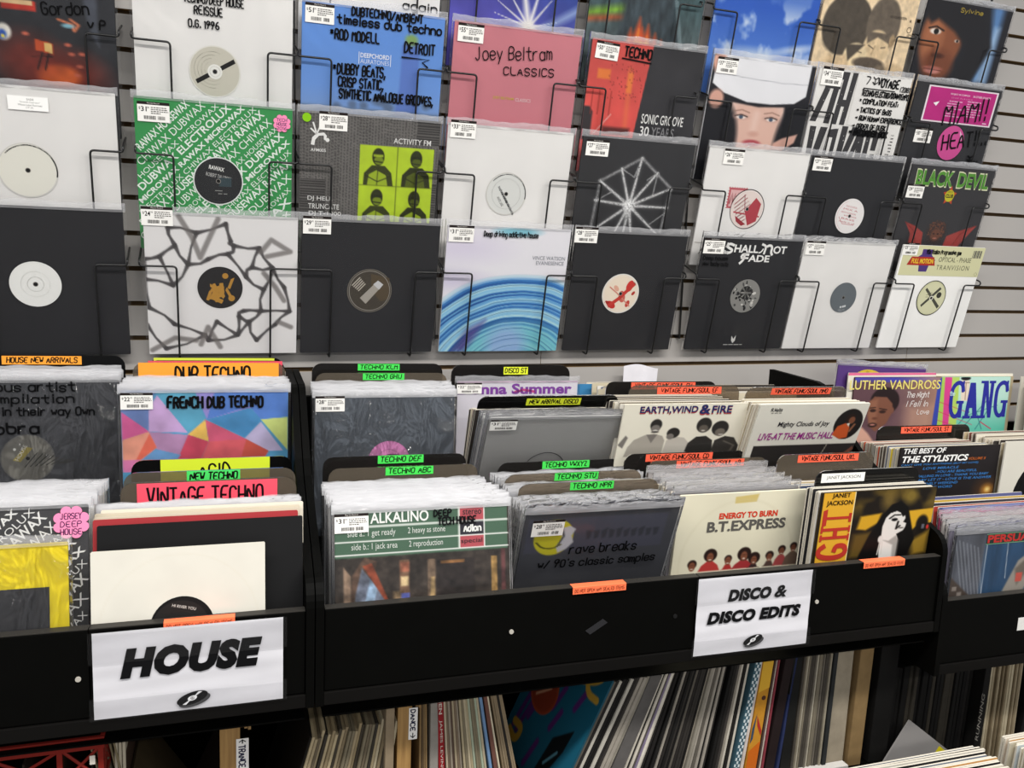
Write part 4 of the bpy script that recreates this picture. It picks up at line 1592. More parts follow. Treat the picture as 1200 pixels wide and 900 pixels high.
s = wall_sleeve(7, 2, 'black record headed BLACK DEVIL in green cartoon lettering with red wings below', dx=.006, color='#383739')
p = Paint(140, '#383739', -.014, 1, 0, .76)
p.ell(.5, .81, .12, .14, '#3a302d', .05)
rs = np.random.RandomState(6)
for k in range(150):
    an, r_ = rs.uniform(0, 6.28), rs.uniform(0, 1) ** .5
    p.ell(.5 + .115 * r_ * math.cos(an), .78 + .115 * r_ * math.sin(an), .006, .006, '#8a5238' if k % 2 else '#5c3528', .006, a=.9)
p.ell(.5, .84, .06, .075, '#6e4433', .03).ell(.475, .83, .012, .008, '#1c1412', .006).ell(.525, .83, .012, .008, '#1c1412', .006).ell(.5, .885, .025, .009, '#b0705c', .006)
p.poly([(.10, .70), (.22, .74), (.34, .82), (.36, 1), (.20, 1), (.19, .84)], '#a8443e', .012).poly([(.98, .70), (.80, .77), (.64, .85), (.62, 1), (.80, 1), (.88, .86)], '#a8443e', .012)
p.line([(.10, .70), (.22, .80), (.30, 1)], .008, '#7a2c2a', .01).line([(.95, .71), (.80, .82), (.72, 1)], .008, '#7a2c2a', .01)
s.paint(p)
a = s.art(1)
for d, c_ in ((.012, '#e4e6c2'), (0, '#5c9c3a')):
    a.type('BLACK', .07 - d * .6, .055 - d, .52 + d * .6, .19 + d, c_, bold=.035, shear=-.08).type('DEVIL', .565 - d * .6, .055 - d, .955 + d * .6, .19 + d, c_, bold=.035, shear=-.08)
star = []
for k in range(10):
    r_ = .085 if k % 2 == 0 else .045
    star.append((.52 + r_ * math.sin(k * math.pi / 5), .27 - r_ * math.cos(k * math.pi / 5) * 1.1))
a.poly(star, '#c0502e').disc(.52, .27, .055, '#c9c42e').type('DISCO', .49, .225, .55, .243, '#4a2a1c').type('CLUB', .475, .255, .565, .29, '#1f1a12', bold=.04)
a.build('lettering', s.root)
s.price(.0, .185, '29')

s = wall_sleeve(7, 3, 'white record with a pale green FULL MOTION header strip and a cream label', color='#f2f1ee', wrap=None)
a = s.art().map(0, 1, 0, .85)
a.rect(0, 0.0, 1, .335, '#cfcda4').rect(.0, 0, .02, .335, '#f2f1ee')
a.poly([(.24, .04), (.36, .04), (.36, .10), (.42, .16), (.36, .21), (.345, .29), (.25, .29), (.235, .21), (.15, .16), (.24, .10)], '#4e3a78')
a.poly([(.13, .125), (.40, .125), (.43, .22), (.09, .22)], '#a8342c').type('FULL MOTION', .14, .145, .40, .20, '#e8c43a', bold=.03)
a.type('OPTICAL - PHASE', .46, .12, .86, .175, '#5b5d4c', bold=.005).type('TRANVISION', .455, .21, .86, .265, '#5b5d4c', space=1.25)
for k in range(9):
    a.rect(.86 + .012 * k, .035, .864 + .012 * k + .003 * (k % 3), .12, '#4c4c50')
a.ring(.965, .305, .02, .003, '#8a8a6a', n=4)
a.build('lettering', s.root)
a = label_disc(s, .505, .58, .165, '#c9c9a4', rim='#232422', m=(-.005, 1, -.08, 1))
a.disc(.51, .585, .152, '#d0cfac')
a.poly([(.405, .50), (.42, .48), (.63, .66), (.61, .685)], '#4b4b42').poly([(.41, .67), (.395, .65), (.58, .47), (.60, .49)], '#4b4b42')
a.disc(.59, .55, .03, '#3c3c36')
scribble(a, .43, .50, .53, 3, .02, '#7d7d66', random.Random(7), .005)
a.disc(.505, .58, .022, '#efeede')
finish(a, s)
a = s.over()
a.hand('90s Italian Progressive gem', .29, .075, .04, wd=.009, width=.42, jit=.8)
a.build('handwriting', s.root)
s.price(.0, -.02, '25', w=.18, h=.115)

# ================================================================== RECORDS FACING OUT OF THE BINS


def bin_sleeve(label, uc, vtop, ztop, lean=0.0, yaw=0.0, roll=0.0, h=LP, **k):
    """stands so that the middle of its top front edge is at (uc, vtop, ztop)"""
    a = R(lean)
    return Sleeve(label, at_bin(uc, vtop - h * math.sin(a), ztop - h * math.cos(a), lean, yaw, roll), h=h, **k)


# ---- HOUSE bin, left compartment
s = bin_sleeve('dark shrink-wrapped record with VARIOUS ARTIST compilation notes in marker, under the HOUSE NEW ARRIVALS divider', -.362, .565, .300, 1, color='#4a4b4f', wrap='wrap')
p = Paint(60, '#4b4c50').vary(.06, 4, 2)
s.paint(p)
a = s.art(1)
a.map(-.32, 1.25, -.015, .68).disc(.615, .775, .16, '#6b6a68').disc(.615, .775, .152, '#77756f')
a.poly([(.545, .79), (.605, .66), (.64, .675), (.58, .81)], '#9b8f55')
for k in range(8):
    x = .60 + .025 * k
    a.line([(x, .86 - .004 * k), (x + .06, .72 + .012 * k)], .007, '#4a4946')
a.type('HOUSE', .54, .70, .63, .735, '#d8d6d0', rot=-62).disc(.555, .685, .009, '#deddd8', n=10)
a.disc(.615, .775, .012, '#2a2a2a')
a.build('center_label', s.root)
a = s.over().map(-.32, 1.25, -.015, .68)
B = dict(wd=.013, jit=.6)
a.hand('Various artist', .34, .125, .085, width=.505, **B).hand('compilation', .41, .235, .08, width=.43, **B).hand('made in their way Own', .36, .355, .075, width=.575, **B).hand('cobra', .42, .53, .10, wd=.018, width=.25, jit=.4)
a.build('handwriting', s.root)

s = bin_sleeve('dark grey record with diagonal RAWAX lettering and a pink flower sticker, behind the yellow one', -.349, .078, .175, 8, color='#434345', wrap='clear')
a = s.art()
wax_pattern(a, '#e9e9e7')
a.build('lettering', s.root)
s.flower(.925, .085, .078, ['JERSEY', 'DEEP', 'HOUSE'])
s = bin_sleeve('bright yellow shrink-wrapped record with a black square, front left of the HOUSE bin', -.352, .033, .130, 5, h=.285, w=.275, color='#ead524', wrap='wrap', var=.03)
a = s.art()
a.rect(.0, .235, .905, 1, '#3c3c3f')
a.build('cover_print', s.root)

# ---- HOUSE bin, right compartment
s = bin_sleeve('record with pastel faceted triangles and FRENCH DUB TECHNO in black marker', -.027, .415, .301, -3, color='#7f9ad0', wrap='clear', flap='stack')
p = Paint(150, '#5b9fc6', 0, 1, 0, .52)
F_ = lambda pts, c, a=1: p.poly(pts, c, .006, a)
F_([(0, 0), (.2, 0), (.16, .22), (.155, .48), (0, .30)], '#6f86bb')
F_([(.0, .25), (.16, .5), (.0, .6)], '#d8649c')
F_([(.16, .2), (.21, .05), (.385, .52), (.155, .50)], '#c7a6d2')
F_([(.2, 0), (.43, 0), (.49, .37), (.385, .52), (.22, .08)], '#5fa7c4')
F_([(.43, 0), (.8, 0), (.78, .22), (.5, .36)], '#9c93d6')
F_([(.55, 0), (1, 0), (1, .34), (.83, .37), (.76, .2), (.5, .36)], '#5b86d0')
F_([(.5, .36), (.76, .22), (.84, .38), (.73, .60)], '#4f93c6')
F_([(.83, .37), (1, .345), (1, .78)], '#cfdb86')
F_([(.73, .61), (.83, .40), (.97, .78), (.88, .78)], '#c2b8d8')
F_([(.385, .545), (.49, .36), (.51, .64)], '#e9c063')
F_([(.49, .36), (.74, .62), (.60, .90), (.51, .65)], '#d2607e')
F_([(.385, .545), (.51, .64), (.44, .95), (.3, .95)], '#cf4f66')
F_([(.51, .64), (.74, .62), (.8, .95), (.44, .95)], '#d8636c')
F_([(.155, .5), (.385, .55), (.3, .95), (.2, .72)], '#b58cb2')
F_([(.0, .60), (.155, .50), (.20, .7), (.05, .95), (0, .95)], '#e8a089')
F_([(.16, .52), (.2, .7), (.06, .92)], '#e5725c')
F_([(.06, .92), (.20, .72), (.34, .8), (.28, .98), (.04, .98)], '#6f9fce')
F_([(.74, .62), (.88, .78), (.82, .98), (.7, .9)], '#c95a4c')
F_([(0, .85), (.1, .85), (.2, 1.0), (0, 1)], '#d97fae')
p.vary(.14, 9, 5, oct_=4)
s.paint(p)
a = s.over().map(0, 1, 0, .52)
a.hand('FRENCH DUB TECHNO', .27, .205, .13, wd=.019, width=.57, jit=.6, seed=2)
a.build('handwriting', s.root)
s.price(.0, .01, '22', w=.185, h=.105)

s = bin_sleeve('worn red record jacket with rounded corners, showing behind the black one', -.029, .076, .149, 9, color='#a8363a', wrap=None, var=.12)
s = bin_sleeve('plain black record jacket between the red jacket and the small white one', -.022, .066, .142, 9, color='#161617', wrap=None, var=.2)
s = bin_sleeve('small cream record sleeve with a black label, standing just above the HOUSE sign', -.0555, .034, .111, 6, w=.258, h=.258, t=.0035, color='#dcd8cb', wrap=None, var=.05)
p = Paint(90, '#dedace').vary(.025, 6, 2)
d = np.abs(np.hypot(p.S - .5, p.T - .5) - .46)
p.mix('#d8d2c2', Paint.step(d - .004, .012) * .45)
s.paint(p)
a = s.art(1)
a.map(-.01, 1, -.03, 1).disc(.52, .52, .185, '#1b1a1a').disc(.51, .525, .165, '#262423').ring(.51, .525, .10, .003, '#353231')
a.type('HI RIVER YOU', .46, .395, .60, .413, '#d8d4cc', rot=14)
a.build('center_label', s.root)

# ---- long bin, front tier
s = bin_sleeve('green, white and red ALKALINO record over a photo of a bookshelf', .346, .079, .1405, 12, color='#3b3632', wrap='clear', flap='stack')
p = Paint(170, '#3a332e', -.01, 1, -.01, .66)
p.rect(0, 0, 1, .40, '#4c6a55', .004)
for y in (.145, .265, .375):
    p.line([(0, y), (1, y)], .012, '#eef0ea', .005)
p.rect(.715, 0, .86, .135, '#b8525a', .004).rect(.715, .15, .86, .26, '#2b2a33', .004).rect(.715, .27, .86, .37, '#b8525a', .004)
for x in (.712, .862):
    p.line([(x, 0), (x, .37)], .008, '#eef0ea', .004)
p.poly([(.10, .55), (.17, .40), (.24, .44), (.16, .95), (.08, .95)], '#5a463a', .01).poly([(.055, .47), (.095, .55), (.09, .95), (.055, .95)], '#8d7663', .01)
p.poly([(.155, .49), (.30, .78), (.27, .95), (.10, .95), (.12, .7)], '#6f7686', .01).poly([(.20, .58), (.24, .66), (.20, .92), (.15, .92)], '#8fa6be', .01).poly([(.16, .47), (.21, .45), (.305, .78), (.29, .79)], '#8a4530', .01)
p.rect(.365, .44, .42, .95, '#6e5442', .01).rect(.372, .58, .415, .66, '#b9a37c', .01).rect(.37, .72, .42, .78, '#5a62a8', .01).rect(.37, .46, .42, .54, '#9a5f4a', .015)
p.rect(.33, .7, .37, .95, '#a98d68', .02, .7).rect(.525, .45, .57, .95, '#6f5d4d', .01).poly([(.53, .95), (.545, .6), (.565, .6), (.565, .95)], '#b79a6c', .01)
p.rect(.58, .46, .80, .93, '#2e2826', .01).rect(.58, .80, .665, .93, '#8f8069', .012).rect(.60, .47, .74, .495, '#7a5634', .01)
p.rect(.90, .46, .935, .93, '#a5824e', .008).rect(.96, .40, .985, .85, '#5f3b3b', .01).rect(.955, .86, .985, .93, '#9a8f7e', .01)
ms = np.clip((p.T - .39) / .01, 0, 1)
p.c *= 1 + ((p.noise(26, 3) - .5) * .9 * ms)[..., None]
s.paint(p)
a = s.art(1).map(-.01, 1, -.01, .66)
a.type('ALKALINO', .205, .03, .535, .125, '#f0f1ec', bold=.02)
a.type('side a.: 1 get ready', .08, .172, .345, .242, '#dfe4dc').type('2 heavy as stone', .415, .172, .63, .238, '#dfe4dc').type('side b.: 1 jack area', .10, .285, .355, .352, '#dfe4dc').type('2 reproduction', .42, .285, .615, .352, '#dfe4dc')
a.type('stereo', .735, .045, .845, .09, '#2c2a2c').type('special', .722, .295, .848, .345, '#2c2a2c')
a.hand('Adlon', .74, .235, .055, '#f0f1ec', wd=.011, width=.10)
a.build('lettering', s.root)
a = s.over().map(-.01, 1, -.01, .66)
a.hand('DEEP', .565, .09, .055, wd=.011, width=.10).hand('TECH HOUSE', .59, .165, .06, wd=.011, width=.22)
a.build('handwriting', s.root)
s.price(.0, .01, '31', w=.185, h=.105)

s = bin_sleeve('dark record with a yellow smiling disc and RAVE BREAKS written in marker', .688, .050, .130, -20, color='#4d4e54', wrap='clear', flap='stack')
p = Paint(130, '#4c4d53', 0, 1, 0, .62)
p.rect(.02, .085, .93, .49, '#51525f', .01).vary(.04, 5, 3)
p.ell(.195, .31, .125, .215, '#cfc832', .008).poly([(.24, .20), (.29, .18), (.33, .22), (.31, .3), (.33, .38), (.29, .46), (.24, .5), (.22, .42), (.25, .34)], '#c9cad0', .01).line([(.24, .2), (.26, .3), (.23, .42)], .012, '#4a4b52', .01)
p.ell(.165, .235, .022, .03, '#57571e', .008).line(chaikin([(.09, .36), (.13, .43), (.2, .45), (.25, .40)], 2), .014, '#57571e', .008)
rs = random.Random(3)
for k in range(10):
    x = .40 + .05 * k
    p.poly([(x, .24 + rs.uniform(0, .04)), (x + .042, .22 + rs.uniform(0, .05)), (x + .036, .345), (x + .012, .36)], '#3a3b42', .012, .8)
s.paint(p)
a = s.over().map(0, 1, 0, .63)
a.hand('rave breaks', .315, .51, .11, wd=.0125, width=.445).hand("w/ 90's classic samples", .13, .665, .09, wd=.0125, width=.78)
a.build('handwriting', s.root)
s.price(.045, .055, '28', w=.20, h=.118)

s = bin_sleeve('cream record titled B.T. EXPRESS with a row of eight singers along its foot', 1.031, .112, .128, -6, w=.304, color='#e5e0c8', wrap=None, var=.06)
p = Paint(170, '#dfd9c0', .05, 1.0, 0, .585).vary(.04, 3, 6)
p.poly([(.375, .045), (.56, .02), (.545, .115), (.375, .125)], '#cdb873', .012)
d = np.abs(np.hypot((p.S0 - .5), p.T0 - .5) - .45)
p.mix('#c9c1a4', Paint.step(d - .003, .03) * .35)
for (x, y, r_, hr, shirt, sw) in ((.105, .855, .032, .036, None, 0), (.24, .755, .033, .052, '#b23a36', .085), (.385, .815, .030, .030, '#a8322f', .05), (.51, .77, .034, .055, '#a03436', .09), (.595, .83, .03, .048, '#3a2a2a', .05), (.72, .81, .028, .034, '#54403a', .05), (.815, .745, .027, .032, '#a94a4a', .06), (.91, .715, .027, .030, '#6f5a4c', .075)):
    if shirt:
        p.poly([(x - sw, .94), (x - sw * .75, y + .115), (x - .02, y + .06), (x + .02, y + .06), (x + sw * .75, y + .115), (x + sw, .94)], shirt, .012)
    p.ell(x, y - .012, hr, hr * 1.55, '#2b1d1a', .01).ell(x, y + .016, r_ * .80, r_ * 1.75, '#7d4c38', .01).ell(x, y + .045, r_ * .35, r_ * .22, '#d8c0b0', .006).ell(x, y - .001, r_ * .55, r_ * .12, '#3f251c', .01, a=.7)
s.paint(p)
a = s.art(1).map(.05, 1.04, 0, .58)
a.type('ENERGY TO BURN', .255, .235, .70, .31, '#d23a22', bold=.04).type('B.T.EXPRESS', .175, .335, .775, .465, '#5d5a55', bold=.035)
a.build('lettering', s.root)

s = bin_sleeve('yellow and black record with large red letters GHT and a face turned upward', 1.2995, .030, .1435, -4, w=.292, color='#3a2f1c', wrap=None)
p = Paint(180, '#1c1712', .018, 1, -.01, .52)
nz = p.noise(5, 7, 1.2, 1.5)
p.mix('#5c4a1e', np.clip((nz - .5) * 5, 0, 1) * np.clip((.42 - p.T) * 5, 0, 1) * .9)
p.ell(.57, .16, .06, .12, '#7a6430', .08, a=.8).ell(.76, .12, .06, .1, '#86702f', .06, a=.8).ell(.97, .18, .05, .1, '#6e5a28', .06, a=.7)
p.poly([(.34, .36), (.52, .33), (.50, .46), (.40, .55), (.32, .53)], '#c99a26', .03).poly([(.76, .32), (.99, .30), (.99, .50), (.86, .52), (.80, .62)], '#cf9f28', .02).poly([(.30, .60), (.46, .58), (.38, .92), (.28, .92)], '#6a5320', .06, .8).poly([(.82, .74), (.98, .60), (.98, .92), (.85, .94)], '#a8842a', .06, .8)
p.ell(.90, .51, .055, .12, '#17130f', .02).rect(.90, .52, .925, .58, '#5d5f6a', .01).ell(.955, .56, .012, .03, '#c8322c', .01)
H_ = '#0e0c0b'
p.poly([(.36, .95), (.44, .62), (.52, .38), (.60, .22), (.68, .18), (.75, .27), (.79, .45), (.85, .72), (.80, .95)], H_, .015)
p.poly([(.545, .52), (.565, .40), (.60, .34), (.655, .315), (.69, .34), (.715, .40), (.735, .38), (.74, .42), (.725, .47), (.755, .49), (.75, .54), (.735, .585), (.68, .63), (.70, .70), (.70, .97), (.555, .97), (.545, .85), (.55, .70)], '#dcd8d2', .008)
p.line([(.60, .41), (.64, .365), (.69, .37)], .018, H_, .01).ell(.645, .43, .028, .022, H_, .01).line([(.68, .46), (.67, .56), (.70, .52)], .018, H_, .012).ell(.715, .55, .022, .012, '#77726c', .008)
p.poly([(.56, .70), (.62, .72), (.68, .65), (.71, .72), (.71, .97), (.67, .97), (.66, .78)], '#8f8a84', .02, .75)
p.ell(.545, .69, .022, .05, '#d5d1cb', .01).line([(.545, .72), (.535, .90)], .010, '#cfcac2', .006).line([(.565, .73), (.57, .90)], .008, '#cfcac2', .006)
p.rect(0, 0, .265, 1, '#d9a32e', .006).line([(.266, 0), (.266, 1)], .006, '#efe0b0', .004)
s.paint(p)
a = s.art(1).map(.018, 1, -.01, .52)
Rd = '#b3352a'
a.type('JANET', .07, .03, .225, .105, '#241a10', bold=.02).type('JACKSON', .03, .125, .25, .205, '#241a10', bold=.02)
# the three tall letters stand on their side, reading upward: T, H, G
for q in ([(.02, .34), (.255, .34), (.255, .375), (.02, .375)], [(.015, .255), (.05, .235), (.05, .45), (.015, .47)], [(.235, .30), (.258, .30), (.258, .42), (.235, .42)],
          [(.02, .49), (.255, .49), (.255, .53), (.02, .53)], [(.02, .60), (.255, .60), (.255, .64), (.02, .64)], [(.12, .50), (.155, .50), (.155, .62), (.12, .62)],
          [(.012, .465), (.03, .465), (.03, .555), (.012, .555)], [(.245, .465), (.26, .465), (.26, .555), (.245, .555)], [(.012, .575), (.03, .575), (.03, .665), (.012, .665)], [(.245, .575), (.26, .575), (.26, .665), (.245, .665)]):
    a.poly(q, Rd)
a.line(chaikin([(.06, .73), (.015, .78), (.02, .86), (.10, .895), (.19, .89), (.25, .84), (.24, .75), (.20, .73), (.16, .74), (.15, .80)], 2), .038, Rd)
a.build('lettering', s.root)

# ---- long bin, back tier
s = bin_sleeve('dark sleeved record with half of a pink label showing above the TECHNO DEF divider', .348, .508, .272, 2, color='#5d6369', wrap='wrap', flap='stack')
p = Paint(60, '#5d636b').vary(.08, 4, 5)
s.paint(p)
a = s.art(1)
a.map(.043, 1, -.02, 1).disc(.48, .50, .152, '#c77fb0').disc(.48, .50, .145, '#cf88b8').ring(.48, .50, .09, .003, '#b56ea0')
for k in range(4):
    a.line([(.47 + .02 * k, .452), (.49 + .02 * k, .447)], .012, '#7d4b78')
a.build('center_label', s.root)
s.price(.005, .0, '28', w=.20, h=.108)

s = bin_sleeve('plain silver grey record leaning forward under the NEW ARRIVAL DISCO divider', .692, .318, .2535, -27, color='#a9a8a6', wrap='clear', flap='flap', var=.03)
a = s.art(1)
a.ring(.47, .47, .155, .006, '#3a3a3c', 190, 350)
a.build('lettering', s.root)
s.price(.005, .01, '31', w=.19, h=.09)

s = bin_sleeve('white record with violet lettering standing at the back, under the DISCO ST divider', .694, .612, .288, 0, color='#e6e2ea', wrap='clear')
a = s.art()
a.rect(0, 0, 1, .012, '#c7a3bd')
a.type('Donna Summer', .0, .02, .95, .105, '#8a4aa8', bold=.035)
a.line([(.47, .088), (.54, .07), (.63, .085)], .02, '#d8569a')
a.build('lettering', s.root)
s.price(-.005, .012, '22', w=.20, h=.085)

s = bin_sleeve('cream EARTH, WIND & FIRE record with four people pictured in black and white', .990, .297, .282, -15, color='#e2dccb', wrap=None)
p = Paint(190, '#e2ddcc', 0, 1, -.03, .465).vary(.03, 4, 3)
G1, G2, G3 = '#2b2927', '#75706a', '#b9b3a8'
p.poly([(.08, .78), (.12, .66), (.20, .58), (.27, .56), (.34, .60), (.365, .68), (.36, .95), (.06, .95)], '#a49e93', .01).poly([(.21, .57), (.30, .57), (.26, .72)], G2, .01).ell(.275, .41, .046, .10, G1, .01).ell(.275, .47, .036, .062, G2, .012).ell(.275, .505, .02, .01, '#e8e4da', .006).ell(.275, .53, .03, .02, G1, .01, a=.7)
p.poly([(.36, .95), (.38, .68), (.44, .62), (.52, .64), (.56, .72), (.56, .95)], G3, .012).ell(.425, .555, .052, .09, G1, .01).ell(.405, .615, .03, .05, G2, .012)
p.poly([(.54, .95), (.56, .74), (.62, .63), (.70, .62), (.76, .70), (.78, .95)], G1, .01).ell(.665, .43, .062, .13, G1, .01).ell(.665, .49, .038, .065, '#5d564e', .012).ell(.665, .525, .018, .008, '#d0cac0', .006)
p.poly([(.76, .95), (.78, .70), (.86, .63), (.94, .66), (.99, .80), (.99, .95)], '#35322f', .01).ell(.805, .49, .070, .13, G1, .01).ell(.81, .56, .042, .068, '#6b645b', .012).ell(.82, .60, .02, .009, '#d0cac0', .006)
p.poly([(.0, .74), (.05, .58), (.07, .62), (.04, .80)], G2, .012).line([(.86, .72), (.95, .80), (.93, .9)], .02, '#5a554e', .01)
s.paint(p)
a = s.art(1).map(0, 1, -.025, .46)
a.type("THAT'S  THE  WAY  OF  THE  WORLD", .13, .02, .86, .045, '#b9ae92', space=1.2)
for (t0, t1, c_) in ((.09, .235, '#a83a3a'), (.085, .215, '#27305f')):
    a.type('EARTH,WIND', .125, t0, .585, t1, c_, bold=.025).type('&', .60, t0 - .02, .69, t1 + .015, c_, bold=.03).type('FIRE', .70, t0, .865, t1, c_, bold=.025)
a.build('lettering', s.root)

s = bin_sleeve('pale MIGHTY CLOUDS OF JOY record with an oval picture of a man in orange', 1.295, .250, .286, -20, w=.300, h=.300, color='#dcd9cc', wrap=None)
p = Paint(150, '#dcd9cd', .05, .97, 0, .70).vary(.03, 4, 3)
p.rect(0, .52, 1, 1, '#2e2b2a', .006).line([(.70, .52), (.665, .70)], .006, '#b9b2a2', .006).poly([(.86, .70), (.96, .56), (.98, .60), (.90, .72)], '#7a4a3a', .015)
p.ell(.835, .265, .135, .20, '#1f1c1b', .006)
p.poly([(.71, .40), (.74, .29), (.81, .25), (.86, .30), (.87, .44), (.80, .46)], '#c4562a', .012).ell(.845, .195, .045, .065, '#2a1d18', .01).ell(.86, .215, .03, .045, '#7a4c36', .01).line([(.87, .36), (.90, .27)], .022, '#8a5a42', .01).poly([(.82, .26), (.85, .25), (.85, .3)], '#e6ddd0', .008)
s.paint(p)
a = s.art(1).map(.05, .96, 0, .69)
a.hand('R.Wells', .06, .085, .04, '#2a2a2e', wd=.006, width=.10)
scribble(a, .06, .16, .105, 1, .02, '#55534f', random.Random(4), .005)
a.type('Mighty Clouds of Joy', .165, .22, .655, .30, '#26242a', bold=.015, shear=.12).type('LIVE-AT THE MUSIC HALL', .02, .365, .735, .455, '#9a2f86', bold=.02, shear=.16)
a.build('lettering', s.root)

# ---- right bin
s = bin_sleeve('dark record titled THE BEST OF THE STYLISTICS with blue song titles', 1.717, .262, .172, -3, color='#26211f', wrap=None)
p = Paint(110, '#231f20', .06, 1, -.02, .52).vary(.2, 5, 3)
p.ell(.86, .77, .10, .16, '#5c3a1e', .16, a=.8).ell(.87, .76, .045, .07, '#c98a34', .08).ell(.875, .755, .02, .03, '#f0d68a', .04)
s.paint(p)
a = s.art(1).map(0, 1, -.02, .51)
a.type('THE BEST OF', .03, .05, .445, .135, '#f0efec', bold=.025, shear=.2).type('THE STYLISTICS', .025, .17, .68, .275, '#f0efec', bold=.035, shear=.2).type('VOLUME II', .685, .225, .86, .268, '#b8622e', bold=.01, shear=.2)
for k, (tx, x0, x1) in enumerate((("CAN'T GIVE YOU ANYTHING (BUT MY LOVE)", .025, .79), ('LOVE MIRACLE', .24, .60), ('-YOU ARE BEAUTIFUL', .37, .79), ("FALLING IN LOVE - THANK YOU BABY", .20, .92), ("BABY LET IT - LOVE IS THE ANSWER", .18, .95), ('LONELY WEEKEND', .24, .61), ('ONE WORD', .31, .56))):
    a.type(tx, x0, .295 + .062 * k, x1, .335 + .062 * k, '#3f7fc0', bold=.008, shear=.2)
a.type('STEREO 6467', .84, .02, .93, .032, '#6b6460')
a.build('lettering', s.root)

s = bin_sleeve('cream record with a big black disc, right of the record with blue song titles', 2.035, .250, .182, -2, color='#dad6c9', wrap=None)
a = s.art()
a.disc(.56, .52, .42, '#141414')
for k in range(5):
    a.ring(.56, .52, .24 + .035 * k, .003, '#333333')
a.disc(.56, .52, .13, '#b8322c').rect(.42, .50, .52, .56, '#d8d2c8')
a.build('cover_print', s.root)

s = bin_sleeve('LUTHER VANDROSS record with a brown portrait cover, at the back of the right bin', 1.860, .612, .295, 0, color='#4a3338', wrap=None)
p = Paint(170, '#6d5158', 0, 1, 0, .62)
p.rect(0, 0, 1, .075, '#4a48b0', .02).grad_s('#a9826e', .45, .95, .8).vary(.1, 4, 5)
p.ell(.20, .40, .28, .36, '#5c4147', .12, a=.7)
p.ell(.36, .36, .165, .21, '#2a1f20', .02)
p.poly([(.19, .36), (.24, .29), (.38, .30), (.45, .40), (.46, .52), (.40, .70), (.28, .82), (.21, .74), (.18, .56)], '#7d5140', .02).poly([(.19, .36), (.28, .33), (.28, .75), (.21, .72), (.18, .56)], '#94644e', .04, .8)
p.ell(.235, .50, .035, .025, '#3a2723', .015).ell(.345, .52, .038, .025, '#3a2723', .015).line([(.20, .46), (.26, .455)], .014, '#2a1c1a', .01).line([(.31, .47), (.39, .49)], .014, '#2a1c1a', .01).ell(.265, .62, .03, .02, '#6a4234', .02).ell(.245, .72, .05, .035, '#2f2120', .02).ell(.245, .715, .03, .013, '#b0756a', .01).ell(.455, .50, .02, .045, '#7a5040', .015)
p.poly([(.0, .82), (.12, .74), (.20, .84), (.28, .98), (0, .98)], '#d6a592', .03).rect(.62, .45, .93, .98, '#c79c86', .15, .6)
p.poly([(.96, .05), (1, 0), (1, .95), (.93, .95)], '#3a4aa8', .01)
s.paint(p)
a = s.art(1).map(0, 1, 0, .62)
a.type('LUTHER VANDROSS', -.05, .045, .985, .185, '#e8d878', bold=.01)
a.hand('The Night', .60, .31, .085, '#ece4e0', wd=.008, width=.26, shear=.3).hand('I Fell In', .605, .45, .085, '#ece4e0', wd=.008, width=.25, shear=.3).hand('Love', .74, .57, .075, '#ece4e0', wd=.007, width=.14, shear=.3)
a.build('lettering', s.root)

s = bin_sleeve('mint green record with huge blue letters GANG and pink stripes', 2.145, .628, .2925, 0, w=.309, color='#a9dccb', wrap=None)
p = Paint(150, '#bfe3d6', .02, 1, -.015, .59)
p.grad_t('#63c2ac', .35, .9)
for k, (x0, x1, c_) in enumerate(((.0, .09, '#e0589c'), (.09, .18, '#a9cf5c'), (.18, .27, '#d8468f'), (.27, .36, '#b6d468'))):
    p.poly([(x0 - .03, 0), (x1 - .03, 0), (x1 + .06 - .02 * k, 1), (x0 + .05 - .02 * k, 1)], c_, .008)
for q in ([(.05, .40), (.5, .62)], [(.1, .58), (.55, .82)], [(.04, .70), (.5, .9)]):
    p.line(q, .008, '#c8385a', .008)
for q in ([(.45, .85), (.75, .35)], [(.5, .3), (.68, .9)], [(.4, .7), (.85, .5)], [(.75, .55), (.60, .9)], [(.36, .85), (.5, .6)]):
    p.line(q, .009, '#2f6f7a', .008)
p.line([(.66, .78), (.80, .90)], .014, '#c8385a', .01)
p.poly([(.35, .08), (.46, .08), (.48, .42), (.38, .42)], '#e9d8c6', .012).ell(.41, .045, .06, .035, '#1b1b1d', .012).line([(.37, .12), (.46, .12)], .01, '#5a4038', .008).line([(.42, .12), (.43, .40)], .008, '#8a6a58', .008)
s.paint(p)
a = s.art(1).map(.02, 1, -.015, .59)
Bl = '#31359a'


def slab_G(x, w_):
    a.line(chaikin([(x + w_ * .93, .25), (x + w_ * .85, .14), (x + w_ * .5, .11), (x + w_ * .14, .20), (x + w_ * .10, .40), (x + w_ * .16, .60), (x + w_ * .5, .70), (x + w_ * .82, .62), (x + w_ * .84, .44)], 2), w_ * .25, Bl)
    a.rect(x + w_ * .52, .42, x + w_ * 1.06, .465, Bl)
    a.rect(x + w_ * .85, .09, x + w_ * .98, .28, Bl).rect(x + w_ * .73, .44, x + w_ * .98, .70, Bl)


slab_G(.235, .17)
slab_G(.80, .165)
a.poly([(.44, .70), (.475, .12), (.54, .12), (.60, .70), (.545, .70), (.53, .54), (.495, .54), (.487, .70)], Bl).rect(.42, .67, .515, .715, Bl).rect(.525, .67, .625, .715, Bl)
a.poly([(.645, .10), (.70, .10), (.735, .45), (.735, .10), (.775, .10), (.775, .71), (.735, .71), (.685, .33), (.685, .71), (.645, .71)], Bl).rect(.61, .09, .70, .13, Bl).rect(.715, .09, .795, .13, Bl).rect(.625, .67, .705, .715, Bl)
a.hand('the', .23, .33, .07, '#c9e6e8', wd=.008, width=.06)
a.build('lettering', s.root)

